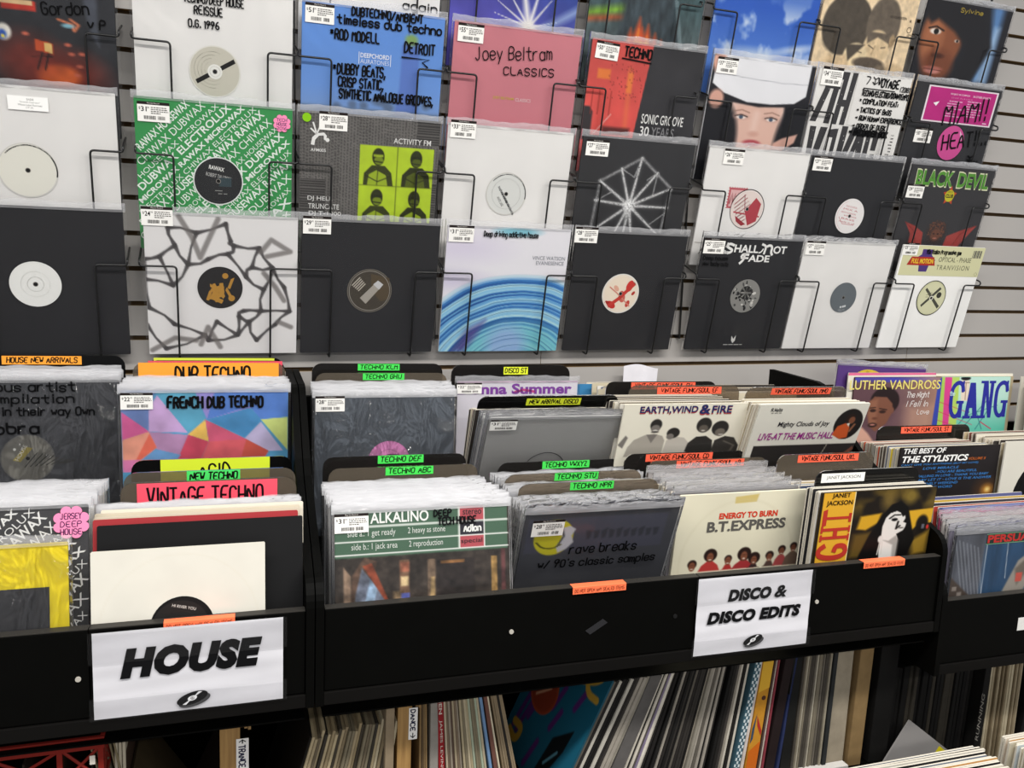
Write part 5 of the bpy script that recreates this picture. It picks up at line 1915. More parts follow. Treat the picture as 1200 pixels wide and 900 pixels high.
s = bin_sleeve('grey blue record with a red boxed title, front of the right bin', 1.6615, .018, .0415, -2, color='#4a4d55', wrap='clear')
p = Paint(150, '#565962', -.03, 1, -.01, .62)
p.vary(.2, 5, 2).rect(.30, .05, .78, .95, '#2b4a6a', .04).vary(.2, 9, 4, sx=2.5, sy=.4)
for k in range(7):
    p.line([(.02 + .035 * k, .08 + .02 * k), (.15 + .03 * k, .8)], .008, '#aab0b8', .012, .6)
p.poly([(.0, .5), (.22, .78), (.08, .95), (0, .9)], '#4a3f38', .02)
for (x, y) in ((.05, .65), (.10, .72), (.06, .80), (.15, .80)):
    p.rect(x, y, x + .04, y + .05, '#8a8078', .01)
for q in ([(.30, .92), (.75, .66)], [(.34, .97), (.8, .75)], [(.31, .12), (.32, .86)], [(.50, .15), (.52, .6)]):
    p.line(q, .007, '#c9ced6', .006, .8)
p.poly([(.50, .80), (.62, .4), (.72, .3), (.80, .5), (.70, .8), (.56, .9)], '#9b948a', .02).poly([(.60, .5), (.72, .35), (.74, .5), (.64, .7)], '#6e665c', .03).rect(.62, .55, .68, .66, '#c4564a', .01)
s.paint(p)
a = s.art(1).map(-.03, 1, -.01, .64)
a.rect(.295, .055, .99, .165, '#26332c').line([(.295, .055), (.99, .055)], .008, '#7fae86').line([(.295, .165), (.99, .165)], .008, '#7fae86')
for k in range(11):
    a.line([(.365 + .058 * k, .055), (.365 + .058 * k, .165)], .005, '#7fae86')
a.type('PERSUASIONS', .305, .062, .98, .155, '#c8302c', bold=.035)
a.build('lettering', s.root)
s = bin_sleeve('lilac blue record lettered FREDDIE JACKSON behind the front record of the right bin', 1.688, .088, .0735, 2, color='#7c80ae', wrap=None)
p = Paint(90, '#8488b2', -.18, 1, 0, .33).vary(.22, 4, 6)
p.ell(.62, .26, .09, .06, '#1d1c22', .02).rect(0, .28, 1, 1, '#5a66a8', .05, .8)
s.paint(p)
a = s.art(1).map(-.03, .82, 0, .36)
a.type('FREDDIE JACKSON', .01, .03, .465, .165, '#d8d8e2', bold=.02).line([(.0, .185), (.45, .18)], .007, '#d8d8e2')
a.build('lettering', s.root)
s = bin_sleeve('purple record with yellow script lettering, tallest at the back of the right bin', 1.805, .634, .325, 0, roll=2.4, color='#5d3a86', wrap='clear')
a = s.art()
a.line(chaikin([(.18, .16), (.22, .08), (.33, .05), (.44, .07), (.52, .11)], 2), .03, '#e3c83c').line(chaikin([(.33, .06), (.30, .16), (.24, .24)], 2), .025, '#e3c83c').line(chaikin([(.66, .22), (.64, .11), (.68, .07), (.72, .09)], 2), .022, '#e3c83c').line([(.60, .17), (.72, .16)], .02, '#e3c83c').hand('emptations', .36, .24, .10, '#e3c83c', wd=.02, width=.5)
a.build('lettering', s.root)

# ================================================================== DIVIDER CARDS


def divider(text, uc, v, ztop, lean=0, w=.309, h=.30, kind='smoke', tape='#4be05a', t0=.35, t1=.67, top=.0, th=.0155, ink_='#12140f', label=None, size=.62, text2=None, base=None, style='hand', yaw=0, mk=None):
    a_ = R(lean)
    m = at_bin(uc, v - h * math.sin(a_), ztop - h * math.cos(a_), lean, yaw)
    root = empty('divider_card', m)
    tag(root, label or ('divider card with %s tape reading %s' % (mk or 'neon green', text)), 'divider card')
    r = .022
    o = []
    for (cx, cz, a0) in ((w / 2 - r, h - r, 0), (-w / 2 + r, h - r, 90)):
        for k in range(6):
            an = R(a0 + 18 * k)
            o.append((cx + r * math.cos(an), cz + r * math.sin(an)))
    o += [(-w / 2, 0), (w / 2, 0)]
    mb = MB()
    mb.prism(o[::-1], 0, .0028, 'y', acrylic(kind))
    mb.build('card', root)
    if tape:
        W, H = (t1 - t0) * w, th
        a = Art(W, H, 0, .00008)
        a.rect(0, 0, 1, 1, tape)
        n = len(text)
        if style == 'hand':
            a.hand(text, .06, .5 + size * .46, size, ink_, wd=.16 * H / W * (1.0 if W / max(n, 1) > .004 else .8), width=.88, jit=.35, shear=.12)
        elif style == 'big':
            a.hand(text, *text2)
        else:
            a.type(text, .12, .28, .90, .72, ink_)
        o2 = a.mb.build('label_tape', root)
        o2.matrix_local = Matrix.Translation(((t0 + t1) / 2 * w - w / 2, -.0006, h - top - H))
    return root


OR, GR, YE, RD = '#ffa63c', '#4fe36a', '#e6f03a', '#ff6a4e'
BIGT = dict(style='big')
divider('HOUSE NEW ARRIVALS', -.350, .628, .344, w=.302, kind='black', tape=OR, t0=.225, t1=.72, th=.018, top=.001, mk='orange')
d_ = divider('', -.010, .634, .3405, w=.282, kind='black', tape='#d8e04a', t0=.03, t1=.93, th=.03, top=.001, label='black divider card with a lime strip, hindmost above the DUB TECHNO card', style='big', text2=(.3, .8, .4))
divider('DISCO', -.011, .620, .3355, w=.290, kind='black', tape='#f0566a', t0=.01, t1=.98, th=.035, top=.001, style='big', text2=(.36, .85, .55, '#12140f', .016, .25), label='divider card with a coral red strip, just behind the DUB TECHNO card')
divider('DUB TECHNO', -.024, .600, .333, w=.315, kind='smoke', tape=OR, t0=.035, t1=.955, th=.062, top=.0, style='big', text2=(.255, .72, .58, '#17140f', .0215, .53), label='divider card with a broad orange strip reading DUB TECHNO')
divider('ACID', -.013, .345, .1794, -3, w=.294, kind='black', tape='#dff23a', t0=.175, t1=.855, th=.055, style='big', text2=(.345, .80, .62, '#17140f', .024, .28), label='divider card with a broad yellow strip reading ACID')
divider('NEW TECHNO', -.013, .232, .1842, -3, w=.294, kind='smoke', tape=GR, t0=.355, t1=.665, th=.022, mk='green')
divider('VINTAGE TECHNO', -.014, .205, .1733, -3, w=.296, kind='smoke', tape='#ff5a6e', t0=.09, t1=.885, th=.055, top=.002, style='big', text2=(.07, .78, .60, '#1c1013', .022, .82), label='divider card with a broad coral strip reading VINTAGE TECHNO')

divider('TECHNO KLM', .349, .630, .3285, kind='dark', t0=.34, t1=.66, top=.001)
divider('TECHNO GHIJ', .354, .602, .310, kind='smoke', t0=.35, t1=.665, top=.001)
divider('TECHNO DEF', .345, .352, .1723, 0, w=.300, kind='dark', t0=.37, t1=.69, top=.0, th=.017)
divider('TECHNO ABC', .357, .318, .157, 0, kind='smoke', t0=.37, t1=.69, top=.001, th=.017)
divider('TECHNO NPR', .712, .182, .146, -8, kind='smoke', t0=.355, t1=.665, th=.017)
divider('TECHNO STU', .704, .246, .149, -8, kind='smoke', t0=.35, t1=.67, th=.017)
divider('TECHNO VWXYZ', .715, .335, .152, -4, kind='dark', t0=.33, t1=.69, th=.017)
divider('NEW ARRIVAL DISCO', .698, .392, .287, -27, w=.335, kind='black', tape=YE, t0=.33, t1=.72, top=.006, th=.019, mk='yellow', label='black divider card with yellow tape reading NEW ARRIVAL DISCO')
divider('DISCO', .680, .636, .325, w=.306, kind='black', tape=YE, t0=.265, t1=.46, top=.002, th=.016, label='black divider card with yellow tape reading DISCO only, at the back')
divider('DISCO ST', .680, .629, .324, w=.310, kind='dark', tape=YE, t0=.43, t1=.635, top=.003, th=.019, label='black divider card with yellow tape reading DISCO ST')

VF = dict(tape=RD, th=.0175)
divider('VINTAGE FUNK/SOUL GH', 1.042, .520, .299, kind='dark', t0=.22, t1=.80, top=.002, label='divider card with red tape hidden behind the VINTAGE FUNK/SOUL EF card', **VF)
divider('VINTAGE FUNK/SOUL EF', 1.083, .478, .2955, kind='smoke', t0=.25, t1=.83, top=.004, mk='red', **VF)
divider('VINTAGE FUNK/SOUL MNO', 1.300, .325, .3135, -20, w=.282, kind='smoke', t0=.235, t1=.83, top=.002, mk='red', **VF)
divider('VINTAGE FUNK/SOUL CD', 1.000, .305, .1695, -8, kind='dark', t0=.165, t1=.715, top=.002, mk='red', **VF)
divider('VINTAGE FUNK/SOUL AB', 1.045, .285, .157, -4, kind='smoke', t0=.235, t1=.80, top=.002, mk='red', **VF)
divider('VINTAGE FUNK/SOUL IJKL', 1.313, .220, .1765, -4, w=.264, kind='smoke', t0=.20, t1=.83, top=.002, mk='red', **VF)
divider('VINTAGE FUNK/SOUL ST', 1.775, .412, .194, 0, kind='dark', t0=.245, t1=.79, top=.003, mk='red', **VF)
divider('JANET JACKSON', 1.308, .078, .176, -4, w=.268, kind='black', tape='#eeeeea', t0=.05, t1=.46, top=.006, th=.020, style='type', label='black divider card with a white name label, behind the yellow and black record')

# ================================================================== RECORDS PACKED BEHIND
CREAMS = ['#d9cfb6', '#c9bfa6', '#e6e0d0', '#8f8574', '#b7a98c', '#5b5148', '#d0c6b4', '#3a3532', '#c2b08c', '#7a4b40', '#55607a', '#e9e5da']
LIGHTS = ['#e9e7e4', '#d8d4cf', '#c9c9cc', '#efedea', '#b9babf', '#dcd8d8']
DARKS = ['#3b3b3f', '#e9e7e4', '#55565c', '#2b2b2e', '#d8d4cf', '#7a5a62', '#46587a', '#efedea']


def one_record(color, wrap, w, h, label, group, seed):
    o = link_mesh('record_sleeve', jacket_mesh(w, h, .0036, (paper(color, .6, .06), paper('#d6cfc0' if wrap is None else color, .7, .1))))
    tag(o, label, 'record', group)
    if wrap:
        link_mesh('plastic_sleeve', pouch_mesh(w, h, .0036, 'clear', wrap, seed), o)
    return o


PROTO = {}
# packed records in building order: this many as things of their own, then this many in the packed mass, and so on
RUNS = [3, 1, 4, 1, 10, 1, 1, 1, 1, 1, 1, 3, 2, 1, 3, 5, 5, 1, 2, 2, 2, 1, 2, 1, 1, 2, 2, 1, 1, 1, 5, 1, 1, 1, 2, 1, 1, 1, 1, 1, 1,
        12, 3, 1, 1, 2, 1, 2, 2, 20, 5, 3, 1, 4, 1, 1, 1, 2, 1, 16, 2, 1, 3, 15, 1, 3, 1, 5, 1, 9, 5, 2, 2, 1, 2, 6, 1, 7, 1, 10, 1,
        7, 1, 4, 4, 6, 3, 1, 1, 9, 22, 4, 2, 2, 1, 1, 1, 1, 2, 1, 3, 1, 2, 1, 4, 1, 1, 2, 17, 1, 2, 1, 1, 1, 10, 1, 15, 1, 3, 1, 11,
        1, 6, 1, 1, 1, 14, 1, 1, 2, 1, 1, 1, 1, 2, 1, 1, 1, 1, 1, 1, 23, 1, 1, 5, 13, 1, 1, 1, 1]
PLAN = []
for i_, n_ in enumerate(RUNS):
    PLAN += ['k' if i_ % 2 == 0 else 's'] * n_
PACKED, COUNT, REG = [], [0], []


def keep():
    i = COUNT[0]
    COUNT[0] += 1
    return PLAN[i] if i < len(PLAN) else 'k'


srnd = random.Random(21)


def stack(n, uc, v0, v1, z0, z1, lean0, lean1, label, group, pal=DARKS, wrap='stack', w=LP, du=.004, dz=.004, dl=.6, h=LP):
    """n records one behind the other; (v, z) = top front edge, from the front one to the rear one"""
    for i in range(n):
        f = i / max(n - 1, 1)
        col = pal[srnd.randrange(len(pal))]
        k = (col, wrap, w, h, srnd.randrange(3))
        lean = lean0 + (lean1 - lean0) * f + srnd.uniform(-dl, dl) * .3
        a = R(lean)
        v, z = v0 + (v1 - v0) * f, z0 + (z1 - z0) * f + srnd.uniform(-dz, dz * .4)
        m = at_bin(uc + srnd.uniform(-du, du), v - h * math.sin(a), z - h * math.cos(a), lean, 0, srnd.uniform(-.25, .25))
        way = keep() if n > 1 else 'k'
        if way != 'k':
            if way == 's':
                PACKED.append((jacket_mesh(w, h, .0036, (paper(col, .6, .06), paper('#d6cfc0' if wrap is None else col, .7, .1))), m))
                if wrap:
                    PACKED.append((pouch_mesh(w, h, .0036, 'clear', wrap, k[4]), m))
            continue
        if k not in PROTO:
            o = PROTO[k] = one_record(col, wrap, w, h, label, group, k[4])
        else:
            src = PROTO[k]
            o = src.copy()
            COL.objects.link(o)
            for ch in src.children:
                c = ch.copy()
                COL.objects.link(c)
                c.parent = o
            o['label'] = label
            o['group'] = group
        o.matrix_world = m
        if n > 1:
            REG.append(o)


# HOUSE bin
stack(5, -.366, .580, .620, .300, .309, 1, 0, 'sleeved record packed between the VARIOUS ARTIST record and the HOUSE NEW ARRIVALS divider', 'records before the HOUSE NEW ARRIVALS divider')
stack(11, -.353, .098, .285, .163, .154, 8, 0, 'sleeved record packed behind the grey RAWAX lettering record', 'records behind the grey RAWAX record', pal=LIGHTS)
stack(12, -.028, .427, .588, .3005, .2935, -3, 0, 'sleeved record packed between the FRENCH DUB TECHNO record and the DUB TECHNO divider', 'records before the DUB TECHNO divider')
stack(4, -.024, .086, .110, .153, .157, 9, 7, 'worn cream record packed behind the red jacket in the HOUSE bin', 'cream records behind the red jacket', pal=['#dcd3c0', '#cfc4ae', '#e4dccb'], wrap=None, w=.318)
stack(7, -.028, .122, .190, .148, .130, 5, -2, 'sleeved record packed just before the VINTAGE TECHNO divider', 'records before the VINTAGE TECHNO divider')
# long bin: techno
stack(20, .349, .096, .306, .141, .124, 11, 0, 'sleeved record packed between the ALKALINO record and the TECHNO ABC divider', 'records before the TECHNO ABC divider', pal=LIGHTS)
stack(8, .352, .523, .590, .272, .280, 2, 0, 'sleeved record packed behind the pink label record, before the TECHNO GHIJ divider', 'records before the TECHNO GHIJ divider')
stack(14, .695, .062, .168, .129, .115, -19, -9, 'sleeved record packed between the RAVE BREAKS record and the TECHNO NPR divider', 'records before the TECHNO NPR divider', pal=LIGHTS, dl=.2)
stack(4, .70, .200, .233, .126, .124, -8, -8, 'sleeved record packed between the TECHNO NPR and TECHNO STU dividers', 'records before the TECHNO STU divider', pal=LIGHTS)
stack(7, .705, .262, .322, .126, .121, -7, -5, 'sleeved record packed between the TECHNO STU and TECHNO VWXYZ dividers', 'records before the TECHNO VWXYZ divider', pal=LIGHTS)
stack(10, .690, .326, .384, .2535, .249, -27, -27, 'sleeved record fanned behind the plain silver grey record', 'records before the NEW ARRIVAL DISCO divider', pal=['#cfcdcb', '#b9b7b6', '#e4e2e0', '#8f8d8c'], wrap='flap', dl=.1)
stack(6, .686, .405, .455, .255, .250, -24, -18, 'record packed behind the NEW ARRIVAL DISCO divider', 'records behind the NEW ARRIVAL DISCO divider', pal=CREAMS + ['#1d1d1f', '#2a2a2c'], wrap=None)
# long bin: funk and soul
stack(15, 1.028, .121, .272, .126, .122, -6, -4, 'used record packed between the B.T. EXPRESS record and the VINTAGE FUNK/SOUL AB divider', 'records before the VINTAGE FUNK/SOUL AB divider', pal=CREAMS, wrap=None, du=.004, w=.300)
stack(5, 1.024, .125, .255, .132, .142, -6, -4, 'clear-sleeved used record among those behind the B.T. EXPRESS record', 'sleeved records behind the B.T. EXPRESS record', pal=['#cfcac0', '#8f8c90', '#b9b4b4'], wrap='flap', du=.004, w=.294)
stack(16, .996, .306, .462, .280, .274, -15, -6, 'used record packed between the EARTH, WIND & FIRE record and the VINTAGE FUNK/SOUL EF divider', 'records before the VINTAGE FUNK/SOUL EF divider', pal=CREAMS, wrap=None, du=.006)
stack(14, 1.060, .535, .630, .276, .283, -1, 0, 'used record in the back row along the wall behind the VINTAGE FUNK/SOUL EF divider', 'back row records behind the EF divider', pal=CREAMS, wrap=None, du=.02)
stack(6, 1.2995, .037, .072, .143, .145, -4, -4, 'record packed between the yellow and black record and the white name divider', 'records before the white name divider', pal=['#1b1b1d', '#e9e6de', '#2a2a2c', '#d9d4c6'], wrap=None, w=.292, du=.003)
stack(14, 1.316, .155, .208, .122, .118, -4, -4, 'used record packed between the white name divider and the VINTAGE FUNK/SOUL IJKL divider', 'records before the VINTAGE FUNK/SOUL IJKL divider', pal=CREAMS + ['#9aa4b0'], wrap=None, w=.245, du=.004)
stack(12, 1.293, .258, .314, .284, .286, -20, -20, 'used record packed behind the MIGHTY CLOUDS OF JOY record', 'records before the VINTAGE FUNK/SOUL MNO divider', pal=CREAMS, wrap=None, du=.003, w=.300, h=.300, dl=.1)
stack(9, 1.290, .510, .620, .270, .276, -3, 0, 'used record in the back row along the wall behind the VINTAGE FUNK/SOUL MNO divider', 'back row records behind the MNO divider', pal=CREAMS, wrap=None, du=.006, w=.294)
# right bin
stack(5, 1.668, .026, .078, .042, .060, -2, 1, 'sleeved record packed between the red boxed title record and the lilac blue record', 'records behind the red boxed title record', pal=['#5a5f9a', '#d0447c', '#8f8a9a', '#cfc9c4'], wrap='flap')
stack(7, 1.690, .096, .160, .070, .078, 2, 2, 'record packed behind the lilac blue record in the right bin', 'records behind the lilac blue record', pal=['#3b3a44', '#c8a23a', '#b8433a', '#5b5f8a'], wrap=None)
stack(22, 1.722, .272, .400, .168, .157, -3, 0, 'used record packed behind THE BEST OF THE STYLISTICS record', 'records before the VINTAGE FUNK/SOUL ST divider', pal=CREAMS + ['#d8c23a', '#b8563a', '#3f5f8a'], wrap=None)
stack(16, 2.060, .262, .395, .172, .178, -2, 0, 'used record packed behind the cream record with a big black disc', 'records behind the big black disc record', pal=CREAMS, wrap=None, du=.01)
stack(2, 1.846, .6175, .6225, .300, .306, 0, 0, 'record just behind the LUTHER VANDROSS record', 'records just behind the LUTHER VANDROSS record', pal=['#d86a92', '#e8e2d4'], wrap=None, dz=.001)
stack(2, 2.160, .6335, .637, .296, .302, 0, 0, 'record packed behind the mint green GANG record', 'records behind the GANG record', pal=CREAMS, wrap=None)
stack(7, 2.47, .43, .60, .27, .30, 0, 0, 'pale record packed right of the mint green GANG record', 'records right of the GANG record', pal=['#cfc9bb', '#b9b2a2', '#e2ddd0'], wrap=None)

# ================================================================== SIGNS AND TAPES ON THE BINS


def vinyl_mark(a, s, t, r, rot):
    a.disc(s + .012, t + .03, r * 1.02, '#4a4a4c', ry=r * .40, rot=R(rot))
    a.disc(s, t, r, '#101012', ry=r * .42, rot=R(rot))
    c, k = math.cos(R(rot)), math.sin(R(rot))
    q = a.w / a.h
    for sg in (-1, 1):
        tri = []
        for (x, y) in ((0, 0), (sg * r * .72, -sg * r * .22), (sg * r * .50, -sg * r * .31)):
            tri.append((s + x * c - y * k, t + (x * k + y * c) * q))
        a.poly(tri, '#e8e8ea')
    a.disc(s, t, r * .30, '#f0f0f2', ry=r * .17, rot=R(rot)).ring(s, t, r * .10, .004, '#2a2a2c').disc(s, t, r * .05, '#101012', ry=r * .03)


def paper_sign(u0, u1, z0, z1, label, draw, seed):
    w, h = u1 - u0, z1 - z0
    root = empty('paper_sign', at_bin((u0 + u1) / 2, -.0045, z0))
    tag(root, label, 'sign', 'paper signs taped to the bins')
    rs = np.random.RandomState(seed)
    nx, ny = 40, 24
    ph = rs.rand(6) * 6

    def off(x, z):
        return .0007 * math.sin(z * 95 + ph[0] + x * 7) + .0005 * math.sin(z * 210 - x * 18 + ph[1]) + .0004 * math.sin(x * 40 + z * 60 + ph[2])
    vs = [(-w / 2 + w * i / nx, off(-w / 2 + w * i / nx, h * j / ny) * .5, h * j / ny) for j in range(ny + 1) for i in range(nx + 1)]
    fs = [(j * (nx + 1) + i, j * (nx + 1) + i + 1, (j + 1) * (nx + 1) + i + 1, (j + 1) * (nx + 1) + i) for j in range(ny) for i in range(nx)]
    mb = MB()
    mb.add(vs, fs, paper('#dcdbe0', .42, .05, 12))
    mb.build('sheet', root, smooth=True)
    a = Art(w, h, -.0016, .00006)
    draw(a)
    a.build('lettering', root)
    a = Art(w, h, -.0021, .00003)
    vinyl_mark(a, .505, .86, .085, -16)
    a.build('record_mark', root)
    # clear packing tape along the edges
    mb = MB()
    for (x0, x1, zz0, zz1) in ((-w / 2 - .006, w / 2 + .006, h - .05, h + .001), (-w / 2 - .006, w / 2 + .006, -.001, .035)):
        vs = [(x0, -.0027, zz0), (x1, -.0027, zz0), (x1, -.0027, zz1), (x0, -.0027, zz1)]
        mb.add(vs, [(0, 1, 2, 3)], plastic('clear'))
    mb.build('packing_tape', root)
    return root


paper_sign(-.180, .1005, -.145, -.004, 'white paper sign reading HOUSE taped to the front of the left bin',
           lambda a: a.type('HOUSE', .135, .20, .885, .555, '#0f0f11', bold=.072, shear=.22, space=1.10), 3)
paper_sign(.8635, 1.121, -.158, -.002, 'white paper sign reading DISCO & DISCO EDITS taped to the long bin',
           lambda a: a.type('DISCO', .255, .165, .635, .325, '#0f0f11', bold=.065, shear=.2, space=1.08).type('&', .665, .165, .775, .325, '#0f0f11', bold=.03, shear=.2).type('DISCO EDITS', .09, .44, .915, .60, '#0f0f11', bold=.065, shear=.2, space=1.08), 5)


def lip_tape(u0, u1, label, back):
    root = empty('orange_tape', at_bin((u0 + u1) / 2, -.0022, -.0108))
    tag(root, label, 'tape label', 'orange tapes on the bin lips')
    w = u1 - u0
    mb = MB()
    o = ink('#ff7a50', .4)
    prof = [(-.0006, .0), (-.0006, .0128), (.0006, .0136), (back, .0140)]
    vs, n = [], len(prof)
    for x in (-w / 2, w / 2):
        vs += [(x, y, z) for y, z in prof]
    mb.add(vs, [(i, i + n, i + n + 1, i + 1) for i in range(n - 1)], o)
    mb.build('tape', root)
    a = Art(w, .0128, -.0012, .0001)
    a.hand('DO NOT OPEN ANY SEALED ITEMS', .04, .76, .5, '#5a1d12', wd=.0075, width=.92, jit=.3)
    a.build('lettering', root)


lip_tape(-.079, .0265, 'orange tape strip on the bin lip right above the HOUSE sign', .012)
lip_tape(.606, .712, 'orange tape strip on the bin lip below the RAVE BREAKS record', .0155)
lip_tape(1.246, 1.350, 'orange tape strip on the bin lip below the yellow and black record', .0155)

# small white price tag on the right bin, scrap of clear tape and a white paper on the wall
mb = MB()
mb.box(-.012, .012, -.0006, 0, 0, .030, paper('#e4e2de'), .0002)
o = mb.build('paper_tag', None, at_bin(1.700, -.0006, -.190))
tag(o, 'small white paper tag on the front of the right bin', 'tag')
mb = MB()
mb.prism([(-.022, -.006), (-.012, -.014), (.022, .006), (.012, .014)], -.0005, 0, 'y', laminate('#2d2d2f', .3))
o = mb.build('tape_scrap', None, at_bin(.658, -.0004, -.078))
tag(o, 'torn scrap of dark tape on the long bin front, left of the DISCO sign', 'tape')
mb = MB()
n_ = 10
vs = []
for j in range(5):
    for i in range(n_ + 1):
        x = -.05 + .1 * i / n_
        vs.append((x, -.002 - .004 * abs(math.sin(i * .5)) * j / 4, .012 * j - .02 + (.006 * math.sin(i * .45) if j == 4 else 0)))
mb.add(vs, [(j * (n_ + 1) + i, j * (n_ + 1) + i + 1, (j + 1) * (n_ + 1) + i + 1, (j + 1) * (n_ + 1) + i) for j in range(4) for i in range(n_)], paper('#eceaf0'))
o = mb.build('paper_scrap', None, at_bin(1.063, .688, .288))
tag(o, 'scrap of white paper against the wall above the red funk dividers', 'paper')

# thin sky blue record standing at the back left of the funk dividers
stack(1, .8855 + .1, .628, .63, .277, .277, 0, 0, 'blue record at the back, just right of the singer name in violet letters', 'blue record at the back', pal=['#3f86b8'], wrap=None, dz=0)

# ================================================================== LOWER SHELF
SHELF_Z = -0.5145
BASE = SHELF_Z + .0004
srnd = random.Random(5)
SPINE = {}


def spine_mesh(t, h, d, color):
    k = (round(t, 4), round(h, 3), round(d, 3), color)
    if k not in SPINE:
        mb = MB()
        f = paper(color, .65, .18, 30)
        # front edge slightly rounded, card edge lines on both sides
        e = min(.0008, t * .25)
        o = [(-t / 2, .0015), (-t / 2 + e, 0), (t / 2 - e, 0), (t / 2, .0015), (t / 2, d), (-t / 2, d)]
        mb.prism([(x, y) for x, y in o][::-1], 0, h, 'z', f)
        SPINE[k] = mb.mesh('record_sleeve')
    return SPINE[k]


def spine(u, t, color, label, group=None, h=.312, d=.312, v=.080, lean=0.0, z=BASE, yaw=0.0, jack='record'):
    """lean in degrees, + = top leans right; u = middle of the foot"""
    a = R(lean)
    way = keep() if group else 'k'
    m = BIN @ Matrix.Translation((u, v, z + abs(math.sin(a)) * t / 2)) @ Matrix.Rotation(R(yaw), 4, 'Z') @ Matrix.Rotation(a, 4, 'Y')
    if way != 'k':
        if way == 's':
            PACKED.append((spine_mesh(t, h, d, color), m))
        return None
    o = link_mesh('record_sleeve' if jack == 'record' else jack.replace(' ', '_'), spine_mesh(t, h, d, color))
    tag(o, label, jack, group)
    o.matrix_world = m
    if group:
        REG.append(o)
    return o


def spines(u0, u1, n, lean0, lean1, pal, label, group, h=.312, v=.080, dv=.006, tk=.86, z=BASE, dh=.004, yaw=0, d=.312):
    pitch = (u1 - u0) / n
    for i in range(n):
        f = (i + .5) / n
        spine(u0 + (i + .5) * pitch, pitch * tk, pal[srnd.randrange(len(pal))], label, group, h - srnd.uniform(0, dh), d, v + srnd.uniform(0, dv), lean0 + (lean1 - lean0) * f, z, yaw)


OLD = ['#a8987a', '#8f8066', '#b9a988', '#6d6250', '#c9bda0', '#4a443a', '#9a8a6c', '#7d7460', '#3a3630', '#b4a484']
# open red milk crate at the far left
RC = ink('#7d231c', .5)


def milk_crate(uc, v0, label):
    w, d, h = .33, .33, .320
    root = empty('milk_crate', at_bin(uc, v0 + d / 2, BASE + .001))
    tag(root, label, 'crate')
    mb = MB()
    mb.box(-w / 2, w / 2, -d / 2, d / 2, 0, .006, RC)
    mb.build('crate_floor', root)
    for name, flip in (('front_wall', 0), ('back_wall', 180), ('side_wall', 90), ('side_wall', 270)):
        mb = MB()
        L = w / 2 if flip % 180 == 0 else d / 2 - .0075
        y = -(d / 2)
        for z0, z1 in ((.006, .03), (.125, .137), (.240, .249), (.300, .320)):
            mb.box(-L, L, y, y + .007, z0, z1, RC, .001)
        for x in (-L + .006, -.10, -.0, .10, L - .006):
            mb.box(x - .004, x + .004, y + .0008, y + .0062, .02, .305, RC)
        for (xa, xb) in ((-.155, -.105), (-.095, -.005), (.005, .095), (.105, .155)):
            for (za, zb) in ((.249, .300), (.300, .249)):
                mb.tube([(xa, y + .0035, za), (xb, y + .0035, zb)], .0026, RC, 6)
        o = mb.build(name, root)
        o.matrix_local = Matrix.Rotation(R(flip), 4, 'Z')
    mb = MB()
    mb.box(.143, .151, -d / 2 - .0008, -d / 2, .275, .290, paper('#e6e0d4'))
    mb.build('white_tag', root)
    return root


milk_crate(-.337, .030, 'open red plastic milk crate under the left end of the HOUSE bin')
for k, cc in enumerate(['#3a302a', '#5a463a', '#2b2926', '#4a3a30']):
    spine(-.30 + .05 * k, .004, cc, 'dark record standing inside the red milk crate', 'records in the red milk crate', h=.25, d=.25, v=.085, z=BASE + .0075)
spines(-.166, -.148, 3, 0, 0, ['#b3ab98', '#9a917e', '#c4bca8'], 'pale record edge standing upright right beside the red milk crate', 'upright records beside the red crate', h=.305)
spines(-.142, -.118, 6, -13, -9, ['#5a5142', '#8f8468', '#4a4238', '#b0a684'], 'thin record leaning left, between the red crate and the dark gap', 'leaning records right of the red crate', h=.30)
s_ = spine(-.074, .006, '#241a14', 'dark brown record jacket lying tilted in the gap below the HOUSE sign', h=.25, lean=24, d=.25)
spine(-.020, .005, '#4a402e', 'worn olive brown record leaning across the gap below the HOUSE sign', h=.235, lean=-32, d=.24, v=.06)


def wood_divider(u, t, h, label, text, arrow, v=.066):
    root = empty('wooden_divider', at_bin(u, v, BASE))
    tag(root, label, 'shelf divider', 'wooden dividers on the lower shelf')
    mb = MB()
    mb.box(-t / 2, t / 2, 0, .29, 0, h, wood('#a9854f'), .0008)
    mb.build('board', root)
    mb = MB()
    for k in range(3):
        x = t / 2 + .0015 + .0058 * k
        mb.box(x, x + .005, .006, .20, h - .030 - .003 * k, h - .001, wood('#9a7a4c'))
    mb.build('ply_strips', root)
    W, H = t * .62, .062
    a = Art(H, W, 0, .0001)
    a.rect(0, 0, 1, 1, '#e9e7e4')
    a.hand(text, .20 if arrow < 0 else .06, .78, .5, '#232340', wd=.045, width=.66, jit=.5)
    if arrow < 0:
        a.line([(.04, .5), (.14, .5)], .035, '#151518').line([(.10, .25), (.04, .5), (.10, .75)], .03, '#151518')
    else:
        a.line([(.80, .5), (.94, .5)], .03, '#151518').line([(.88, .25), (.95, .5), (.88, .75)], .03, '#151518')
    o = a.mb.build('name_label', root)
    o.matrix_local = Matrix.Translation((t * .12 + W / 2 - .004, -.0006, h - (.078 if arrow < 0 else .062))) @ Matrix.Rotation(R(90), 4, 'Y') @ Matrix.Translation((0, 0, 0))
    return root


